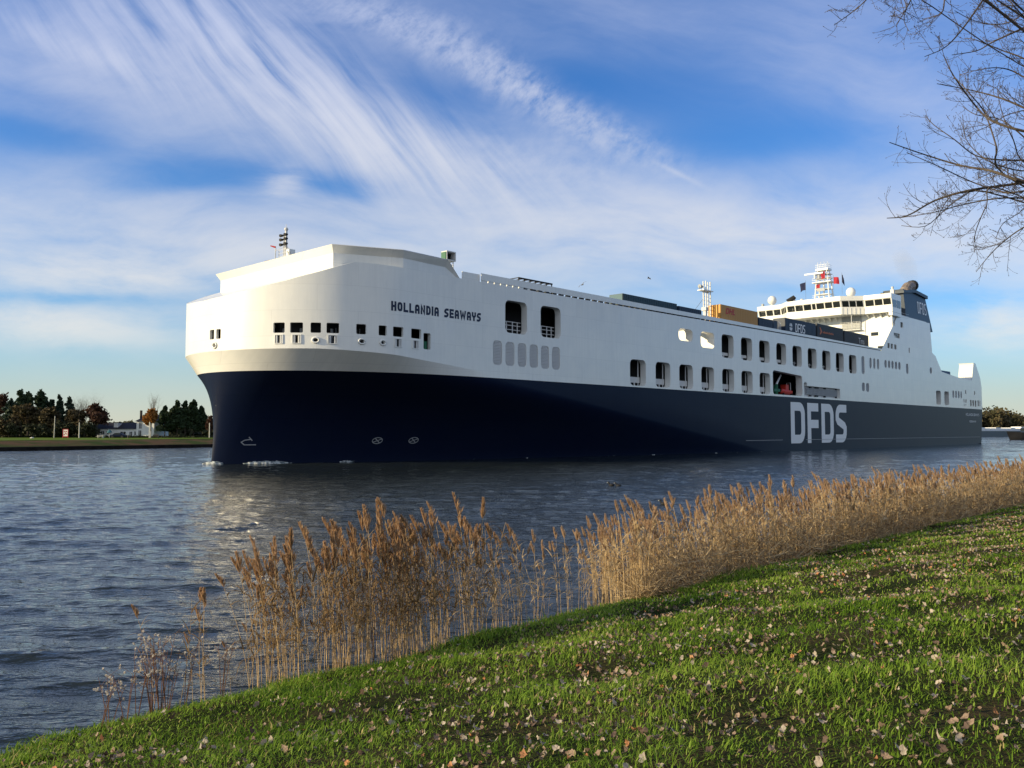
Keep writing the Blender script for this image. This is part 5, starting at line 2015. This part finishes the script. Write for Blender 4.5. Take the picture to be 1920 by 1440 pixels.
# ---- reeds
m_stem = mat('dry_reed_stem', (.70, .52, .29), .6, island=((.42, .29, .16), .8), transl=.25)
m_plume = mat('reed_plume', (.40, .25, .14), .85, island=((.64, .48, .33), 1.0), transl=.5)
m_rleaf = mat('dry_reed_leaf', (.76, .59, .36), .7, island=((.42, .29, .14), 1.0), transl=.5)
m_rleaf2 = mat('greenish_reed_leaf', (.16, .15, .065), .7, island=((.24, .19, .09), .8), transl=.3)


def reed_variant(g, plume=True, fat=1.0):
    """returns [(verts, quads)] for stem, plume, leaves; height 1, base at the origin"""
    bend = .05 + .10 * g.random()
    ax = lambda t: np.array([bend * t ** 2.2, .02 * math.sin(3 * t), t])
    sv, sf = [], []
    T = np.linspace(0, 1, 7)
    for i, t in enumerate(T):
        p = ax(t * .93)
        rr = .0030 * fat * (1 - .55 * t)
        for k in range(3):
            a = 2.094 * k
            sv.append(p + (rr * math.cos(a), rr * math.sin(a), 0))
    for i in range(6):
        for k in range(3):
            sf.append((i * 3 + k, i * 3 + (k + 1) % 3, i * 3 + 3 + (k + 1) % 3, i * 3 + 3 + k))
    pv, pf = [], []
    if plume:
        L_ = .115 + .05 * g.random()
        for k in range(130):
            t = g.random()
            o = ax(.93)
            p = o + np.array([bend * .9 * t * L_ * 4, 0, t * L_])
            a = g.normal() * 1.1 + (0 if g.random() < .72 else 3.14)
            ln = (.034 + .046 * g.random()) * (1.2 - .75 * t)
            d = np.array([math.cos(a) * .36, math.sin(a) * .36, .95])
            d /= np.linalg.norm(d)
            sd_ = np.cross(d, g.normal(size=3))
            sd_ *= (.0030 + .0024 * g.random()) / np.linalg.norm(sd_)
            b = len(pv)
            pv += [p, p + d * ln * .5 + sd_, p + d * ln, p + d * ln * .5 - sd_]
            pf.append((b, b + 1, b + 2, b + 3))
    lv, lf = [], []
    for k in range(int(5 + 4 * g.random())):
        t0 = .28 + .60 * g.random() ** .8
        p = ax(t0)
        a = g.random() * 6.283
        ln = .13 + .14 * g.random()
        droop = .4 + 1.5 * g.random()
        up = .5 + .7 * g.random()
        w = (.0042 + .003 * g.random()) * fat
        h = np.array([math.cos(a), math.sin(a), 0])
        side = np.array([-math.sin(a), math.cos(a), .3 * g.normal()])
        b = len(lv)
        for j in range(5):
            q = j / 4
            c = p + h * ln * q * .8 + np.array([0, 0, ln * (up * q - droop * q * q * .75)])
            ww = w * (1 - q ** 1.5) + .0004
            lv += [c - side * ww, c + side * ww]
        for j in range(4):
            lf.append((b + 2 * j, b + 2 * j + 1, b + 2 * j + 3, b + 2 * j + 2))
    return [(np.array(sv), np.array(sf)), (np.array(pv).reshape(-1, 3), np.array(pf, int).reshape(-1, 4)), (np.array(lv), np.array(lf))]


gR = np.random.default_rng(31)
RV = [reed_variant(gR, i % 6 != 5) for i in range(12)]
RVF = [reed_variant(gR, i % 6 != 5, 1.9) for i in range(14)]                 # broad-leaved stalks of the far bed


def reed_spots():
    g = np.random.default_rng(17)
    xs = [4.7, 5.2, 5.6, 6.1, 6.4, 7.2, 8.2, 9.2, 10.3, 10.9, 11.6, 12.6, 13.6, 14.4, 15.2, 16, 20, 50, 95]
    ds = [0, 7, 9, 14, 70, 74, 72, 66, 54, 30, 20, 18, 20, 26, 44, 50, 52, 46, 32]
    fine = np.linspace(4.7, 95, 6000)
    dd = np.interp(fine, xs, ds)
    cdf = np.concatenate([[0], np.cumsum((dd[1:] + dd[:-1]) / 2 * np.diff(fine))])
    k = int(cdf[-1])
    s = np.interp(g.random(k) * cdf[-1], cdf, fine)
    s += .10 * np.sin(s * 14) + .12 * np.sin(s * 5.3)
    wid = np.interp(s, [4, 6, 10, 14, 16, 95], [.5, 1.1, 1.2, .9, 2.3, 2.5])
    n = 10.15 + wid * g.random(k) ** 1.15
    hgt = np.interp(s, [4.7, 5.6, 6.3, 8, 10, 11, 14, 16, 22, 95], [1.5, 1.62, 1.72, 1.80, 1.84, 1.50, 1.50, 1.66, 1.74, 1.72])
    hgt = hgt * (1 + .07 * np.sin(s * 2.9) * np.sin(s * 1.1 + 1)) * (1 + .13 * g.normal(size=k)).clip(.6, 1.22)
    hgt = np.where(g.random(k) < .2, hgt * (.45 + .4 * g.random(k)), hgt)
    return s, n, hgt


rs, rn, rh = reed_spots()
RX, RY = DV.x * rs + NV.x * rn, DV.y * rs + NV.y * rn
RZ_ = bank_z(rn) - .05
order = np.argsort(np.hypot(RX, RY))
protos = {}
acc = [[[], []], [[], []], [[], []]]
offs = [0, 0, 0]
print('reeds', len(rs))
m_rleaf_b = mat('brown_reed_leaf', (.42, .28, .14), .7, island=((.22, .14, .065), 1.0), transl=.45)
m_plume_b = mat('brown_reed_plume', (.36, .21, .105), .85, island=((.54, .37, .23), 1.0), transl=.45)
mats3 = [m_stem, m_plume, m_rleaf]
names3 = ['stem', 'plume', 'leaf_blades']
for cnt, i in enumerate(order):
    vi = int(gR.integers(12))
    # plumes lean with the wind, towards the bow side
    rz = R(185) + gR.normal() * .9
    tilt = gR.normal() * .05 + (.16 * gR.normal() if gR.random() < .18 else 0)
    wide = 1.0 if rh[i] > 1.3 else 1.15
    if cnt < 300:
        if vi not in protos:
            root = empty('reed', (0, 0, 0))
            for (v, f), m_, nm in zip(RV[vi], [m_stem, m_plume_b, m_rleaf_b], names3):
                if len(v):
                    np_mesh(nm, v, f, [m_], parent=root)
            protos[vi] = root
        else:
            root = copy_tree(protos[vi])
        root.location = (RX[i], RY[i], RZ_[i])
        root.rotation_euler = (tilt, tilt * .6, rz)
        root.scale = (rh[i] * wide, rh[i] * wide, rh[i])
        if vi % 6 == 5:
            tag(root, 'dry tan reed stalk without a plume at the edge of the water', 'reed', 'dry reeds that have lost their plumes')
        else:
            tag(root, 'dry tan reed with a feathery brown plume at the edge of the water', 'reed', 'dry plumed reeds along the water edge')
    else:
        Mx = np.array(Matrix.Rotation(rz, 3, 'Z') @ Matrix.Rotation(tilt * .6, 3, 'Y') @ Matrix.Rotation(tilt, 3, 'X'))
        fat = 1 + .018 * max(0, rs[i] - 12)                    # far stalks a little coarser
        for j, (v, f) in enumerate(RVF[int(gR.integers(14))] if rs[i] > 14.5 else RV[vi]):
            if not len(v):
                continue
            acc[j][0].append((v * (rh[i] * wide, rh[i] * wide, rh[i])) @ Mx.T + (RX[i], RY[i], RZ_[i]))
            acc[j][1].append(f + offs[j])
            offs[j] += len(v)
VV = [np.concatenate(a[0]) for a in acc]
FF = [np.concatenate(a[1]) for a in acc]
o1, o2 = len(VV[0]), len(VV[0]) + len(VV[1])
tag(np_mesh('reed_bed', np.concatenate(VV), np.concatenate([FF[0], FF[1] + o1, FF[2] + o2]), mats3,
            np.concatenate([np.full(len(FF[0]), 0), np.full(len(FF[1]), 1), np.full(len(FF[2]), 2)])), kind='stuff')


# matted dead stems and dry litter at the foot of the reeds
def reed_litter():
    g = np.random.default_rng(77)
    k = 20000
    s = 14.6 + 75 * g.random(k) ** 1.3
    wid = np.interp(s, [5, 15, 16, 95], [.7, .8, 2.2, 2.4])
    n = 9.95 + wid * g.random(k)
    X, Y = DV.x * s + NV.x * n, DV.y * s + NV.y * n
    Z = np.maximum(bank_z(n), -.02) + .01
    hmax = np.interp(s, [5, 14.5, 16, 30, 90], [.22, .25, 1.3, 1.5, 1.4])
    a = g.random(k) * 6.283
    el = g.random(k) ** 1.2 * 1.25
    ln = (.25 + .6 * g.random(k)) * np.where(s < 15, .6, 1)
    z0 = Z + hmax * g.random(k) ** 2 * .55
    d = np.stack([np.cos(a) * np.cos(el), np.sin(a) * np.cos(el), np.sin(el) * np.where(g.random(k) < .8, 1, -.4)], -1) * ln[:, None]
    w = .0052 * (1 + .03 * np.maximum(0, s - 10)) * (.6 + .8 * g.random(k))
    sdv = np.cross(d, g.normal(size=(k, 3)))
    sdv *= (w / np.linalg.norm(sdv, axis=1))[:, None]
    p = np.stack([X, Y, z0], -1)
    bend = g.normal(size=(k, 3)) * .05 * ln[:, None]
    V = np.stack([p - sdv, p + sdv, p + d * .5 + bend + sdv, p + d * .5 + bend - sdv, p + d + sdv * .3, p + d - sdv * .3], 1).reshape(-1, 3)
    V[:, 2] = np.maximum(V[:, 2], -.05)
    b = np.arange(k)[:, None] * 6
    F = np.concatenate([b + [0, 1, 2, 3], b + [3, 2, 4, 5]])
    return V, F


V, F = reed_litter()
tag(np_mesh('reed_litter', V, F, [mat('matted_dead_reed', (.74, .58, .36), .85, island=((.14, .09, .05), 1.0), transl=.4)]), kind='stuff')

# ---- weeds gone to seed at the near corner of the water's edge
m_wstem = mat('brown_weed_stem', (.15, .070, .04), .8)
m_fluff = mat('white_seed_fluff', (.66, .62, .56), .95, island=((.55, .48, .42), .6), transl=.35)


def seed_weed(px, py, hpx, nb, g, label, lean=0.0):
    base = gz(px, py, .22)
    H_ = hpx / 1600 * base.y
    root = empty('seed_weed', (base.x, base.y, .10))
    tag(root, label, 'plant', 'fluffy seeded weeds at the water edge')
    mb, fl = MB(), []
    for k in range(nb):
        a = g.random() * 6.28
        hh = H_ * (.65 + .38 * g.random()) + .1
        pts = [Vector((.06 * math.cos(a) * t + lean * t * t, .06 * math.sin(a) * t, hh * t)) + Vector((.09 * math.cos(a), .09 * math.sin(a), 0)) * t * t for t in (0, .35, .7, 1)]
        mb.tube(pts, [.0055, .005, .004, .002], 4, cap=False)
        for j in range(5):
            t = .50 + .5 * g.random()
            p = pts[2].lerp(pts[3], (t - .5) * 2)
            an = g.random() * 6.28
            q = p + Vector((math.cos(an), math.sin(an), .7)) * (.05 + .10 * g.random())
            mb.tube([p, q], [.0025, .0015], 3, cap=False)
            fl.append((q.x, q.y, q.z, .016, .016, .015, 22))
    mb.build('stem', m_wstem, root)
    V, F = leaf_cloud(fl, .006, g, aspect=1.5)
    np_mesh('seed_head', V, F, [m_fluff], parent=root)


gW = np.random.default_rng(41)
for px, py, hp, nb, lab in ((186, 1382, 110, 3, 'reddish low weed with few white tufts, nearest the picture corner'), (205, 1374, 115, 3, 'weed with sparse white tufts standing second from the corner'),
                            (236, 1366, 120, 3, 'thin dark weed with a few pale tufts left of the bushy one'), (255, 1366, 145, 4, 'weed with white tufts beside the tallest seeded weed'),
                            (285, 1362, 165, 6, 'tall weed crowned by the densest white fluff'), (300, 1358, 178, 7, 'tallest bushy weed with the thickest white seed heads'),
                            (312, 1352, 150, 5, 'weed with white seed heads leaning on the reeds side of the bushy one'), (345, 1345, 140, 3, 'dark thin weed standing alone before the first reeds'),
                            (415, 1325, 150, 4, 'seeded weed among the first sparse reeds'), (700, 1232, 110, 4, 'white-tufted weed inside the dense reed clump')):
    seed_weed(px, py, hp, nb, gW, lab)

# ---- the bare tree whose branches hang into the picture
m_tbark = mat('grey_brown_bark', (.060, .045, .036), .85, noise=(6, (.10, .085, .07), .4, .7), bump=(30, .6, .02))
gT = np.random.default_rng(52)
tx, ty = 11.6, 13.2
tree0 = empty('bare_tree', (tx, ty, float(bank_z(-.3)) - .02))
tag(tree0, 'bare tree on our bank whose leafless branches hang in from the upper corner', 'tree')
TB = Vector((tx, ty, tree0.location.z))
MB().tube([(0, 0, -.2), (.05, 0, .5), (.1, .1, 3), (0, .2, 6), (-.15, .1, 9), (-.1, 0, 12.5)], [.42, .33, .28, .22, .15, .05], 14).build('trunk', m_tbark, tree0, smooth=True)
LIMBS = [  # places along each limb in the photograph, and how far off it is
    ([(1990, 335), (1905, 345), (1818, 357), (1753, 376), (1702, 404), (1663, 409)], 12.6, .045),
    ([(1980, 352), (1920, 342), (1861, 321), (1800, 310), (1731, 289), (1668, 267)], 12.0, .045),
    ([(1990, 235), (1920, 202), (1876, 184), (1825, 170), (1757, 157)], 12.8, .035),
    ([(1985, 255), (1920, 246), (1861, 227), (1832, 202), (1789, 144), (1769, 103)], 12.2, .038),
    ([(1880, 325), (1868, 274), (1847, 213), (1822, 180), (1795, 150), (1785, 140)], 11.8, .02),
    ([(1990, 20), (1920, 52), (1861, 79), (1832, 95), (1785, 103)], 12.4, .03),
    ([(1880, -60), (1843, 0), (1800, 60), (1770, 90), (1734, 106)], 11.4, .026),
    ([(1800, -90), (1775, -30), (1768, 20), (1752, 30), (1730, 36)], 11.0, .018),
    ([(1700, -90), (1640, -20), (1622, 2), (1595, 25), (1564, 47)], 10.8, .018),
    ([(1740, -80), (1712, -10), (1700, 15), (1688, 35), (1680, 50)], 11.0, .016),
    ([(1712, -10), (1700, 15), (1695, 38), (1704, 58)], 11.0, .010),
    ([(1990, 395), (1920, 426), (1876, 458), (1850, 485), (1830, 510)], 12.2, .02),
    ([(1870, 352), (1850, 385), (1832, 426), (1826, 455), (1828, 474)], 12.0, .012),
    ([(1960, 350), (1920, 358), (1880, 360), (1820, 340), (1760, 312), (1700, 286)], 12.4, .025),
    ([(1990, 150), (1920, 110), (1880, 95), (1830, 75), (1808, 72)], 12.6, .026),
    ([(1930, 310), (1900, 262), (1880, 215), (1870, 170)], 12.9, .02),
    ([(1960, 60), (1900, 20), (1850, -10), (1800, -20)], 12.0, .03),
    ([(1850, 360), (1800, 372), (1770, 395), (1735, 424), (1690, 423)], 12.3, .016),
    ([(1990, 300), (1930, 300), (1880, 300), (1830, 292), (1790, 262), (1752, 235), (1735, 217)], 12.5, .022),
    ([(1960, 330), (1900, 318), (1850, 300), (1812, 262), (1805, 215)], 11.9, .018),
    ([(1990, 375), (1930, 372), (1870, 372), (1800, 385), (1752, 398), (1690, 408)], 11.7, .022),
    ([(1990, 180), (1930, 150), (1890, 130), (1850, 128), (1800, 140)], 12.1, .022),
    ([(1990, 90), (1930, 40), (1900, 10), (1870, -30)], 11.5, .024),
    ([(1990, 215), (1940, 205), (1890, 215), (1850, 238), (1815, 250)], 12.9, .018),
    ([(1950, 380), (1910, 400), (1880, 420), (1868, 445)], 12.3, .012),
    ([(1970, -20), (1920, 25), (1880, 45), (1830, 40), (1790, 20)], 12.8, .02),
    ([(1960, 290), (1900, 240), (1870, 222), (1830, 215), (1805, 200)], 13.2, .02),
]
crown = MB()


def twig(mb, p, d, ln, r, depth):
    n = 4 if depth else 3
    pts, rad = [p], [r]
    curl = Vector((gT.normal() * .10, gT.normal() * .10, .10 + gT.normal() * .08))
    for i in range(n):
        d = (d + curl + Vector((gT.normal(), gT.normal(), gT.normal())) * .10).normalized()
        p = p + d * ln / n
        pts.append(p)
        rad.append(max(.0016, r * (1 - .62 * (i + 1) / n)))
    mb.tube(pts, rad, 4, cap=False)
    mb.tube([p, p + d * .008, p + d * .022], [.0022, .0042, .001], 4, cap=False)     # end bud
    if depth:
        k = max(2, int(ln / .085))
        for i in range(k):
            t = .2 + .78 * (i + gT.random() * .5) / k
            j = min(n - 1, int(t * n))
            q = pts[j].lerp(pts[j + 1], t * n - j)
            dd = (pts[j + 1] - pts[j]).normalized()
            ax = Vector((gT.normal(), gT.normal() * .6, gT.normal()))
            sd_ = dd.cross(ax).normalized()
            nd = (dd * .75 + sd_ * .75).normalized()
            twig(mb, q, nd, ln * (.22 + .30 * gT.random()) * (1.1 - .5 * t), max(.0022, r * .5), depth - 1)


for pts2, Y0, r0 in LIMBS:
    pts = []
    for k, (px, py) in enumerate(pts2):
        pts.append(atY(px, py, Y0 + .5 * math.sin(k * 1.3 + px)) - TB)
    start = Vector((-.05, .1, max(2.5, min(11.5, pts[0].z - 1.2 - .25 * (Vector((pts[0].x, pts[0].y, 0)).length)))))
    m1, m2 = start.lerp(pts[0], .35), start.lerp(pts[0], .7)
    P0 = [start, m1 + Vector((gT.normal() * .12, gT.normal() * .35, .25 + gT.normal() * .25)), m2 + Vector((gT.normal() * .10, gT.normal() * .25, .12 + gT.normal() * .16))] + pts
    # smooth the limb
    S_ = []
    for i in range(len(P0) - 1):
        a, b = P0[max(0, i - 1)], P0[i]
        c, e_ = P0[i + 1], P0[min(len(P0) - 1, i + 2)]
        for q in range(4):
            t = q / 4
            S_.append(.5 * ((2 * b) + (c - a) * t + (2 * a - 5 * b + 4 * c - e_) * t * t + (3 * b - a - 3 * c + e_) * t ** 3))
    S_.append(P0[-1])
    m_ = len(S_)
    rad = [r0 * 1.0 * (1 - .93 * (i / (m_ - 1)) ** .7) + .0028 for i in range(m_)]
    crown.tube(S_, rad, 6, cap=False)
    acc_d = 0.0
    for i in range(5, m_ - 1):
        seg = (S_[i + 1] - S_[i])
        acc_d += seg.length
        if acc_d > .13:
            acc_d = 0.0
            d = seg.normalized()
            ax = Vector((gT.normal() * .6, gT.normal(), gT.normal() * .6))
            sd_ = d.cross(ax).normalized()
            nd = (d * .85 + sd_ * .7).normalized()
            rem = 1 - i / (m_ - 1)
            twig(crown, S_[i], nd, (.22 + .75 * gT.random()) * (.45 + .75 * rem), max(.004, rad[i] * .42), 2 if gT.random() < .7 and rem > .12 else 1)
crown.build('branches', m_tbark, tree0)

# ---- birds
m_gull = mat('gull_feathers', (.10, .10, .11), .8)
m_duck = mat('coot_feathers', (.015, .015, .017), .7)


def gull(loc, span, bank, label):
    root = empty('gull', loc, bank[1])
    root.rotation_euler = (0, bank[0], bank[1])
    tag(root, label, 'bird', 'gulls over the ferry')
    s = span / 1.2
    MB().tube([(0, -.28 * s, 0), (0, -.2 * s, .01), (0, 0, .02), (0, .18 * s, .01), (0, .3 * s, 0)], [.02 * s, .06 * s, .075 * s, .05 * s, .015 * s], 8).build('body', m_gull, root, smooth=True)
    MB().ball((0, .27 * s, .03), .045 * s, 8, 6).build('head', m_gull, root)
    for q in (-1, 1):
        vs = []
        for x, z, c, y in ((.04, .02, .12, 0), (.28, .11, .12, .04), (.48, .08, .08, .0), (.62, .02, .02, -.1)):
            vs += [(q * x * s, (y + c) * s, z * s), (q * x * s, (y - c) * s, z * s), (q * x * s, (y + c * .6) * s, (z + .015) * s)]
        fs = []
        for i in range(3):
            a = i * 3
            fs += [(a, a + 3, a + 4, a + 1), (a, a + 2, a + 5, a + 3), (a + 2, a + 1, a + 4, a + 5)]
        MB().add(vs, fs).build('wing', m_gull, root)


gull(atY(1092, 534, 90), 1.1, (R(-38), R(20)), 'dark gull banking close above the ferry bulwark')
gull(atY(1217, 522, 110), .95, (R(12), R(60)), 'smaller gull gliding farther along, higher in the pale cloud')


def coot(px, py, label, sc=1.0):
    p = gz(px, py, .0)
    root = empty('coot', (p.x, p.y, 0), R(170))
    tag(root, label, 'bird', 'coots swimming on the canal')
    MB().ball((0, 0, .05), .2 * sc, 12, 8, .55).build('body', m_duck, root, smooth=True)
    MB().tube([(.14 * sc, 0, .08), (.2 * sc, 0, .2 * sc)], [.06 * sc, .05 * sc], 8).ball((.22 * sc, 0, .22 * sc), .06 * sc, 8, 6).build('head', m_duck, root, smooth=True)
    MB().tube([(.27 * sc, 0, .22 * sc), (.33 * sc, 0, .21 * sc)], [.02, .006], 6).build('beak', m_pole, root)


coot(1147, 911, 'coot swimming first of the close pair in mid canal', 1.0)
coot(1160, 912, 'coot swimming just behind its partner in mid canal', 1.0)
coot(1245, 946, 'lone coot nearer our bank, close to the reed tips', .9)

# ---- thin exhaust smoke over the funnel
m_smoke = bpy.data.materials.new('exhaust_smoke')
m_smoke.use_nodes = True
N = NT(m_smoke.node_tree)
m_smoke.node_tree.nodes.remove(m_smoke.node_tree.nodes['Principled BSDF'])
pv_ = N.n('ShaderNodeVolumePrincipled')
pv_.inputs['Color'].default_value = (.62, .52, .36, 1)
pv_.inputs['Density'].default_value = .02
N.l(pv_.outputs[0], m_smoke.node_tree.nodes['Material Output'].inputs['Volume'])
mb = MB()
mb.tube([SW(195, 12, 42.4), SW(194, 12, 44.5), SW(191, 12, 47), SW(186, 12, 49.5)], [1.2, 2.0, 2.8, 2.0], 10)
sm = mb.build('exhaust_smoke', m_smoke, None, smooth=True)
tag(sm, kind='stuff')
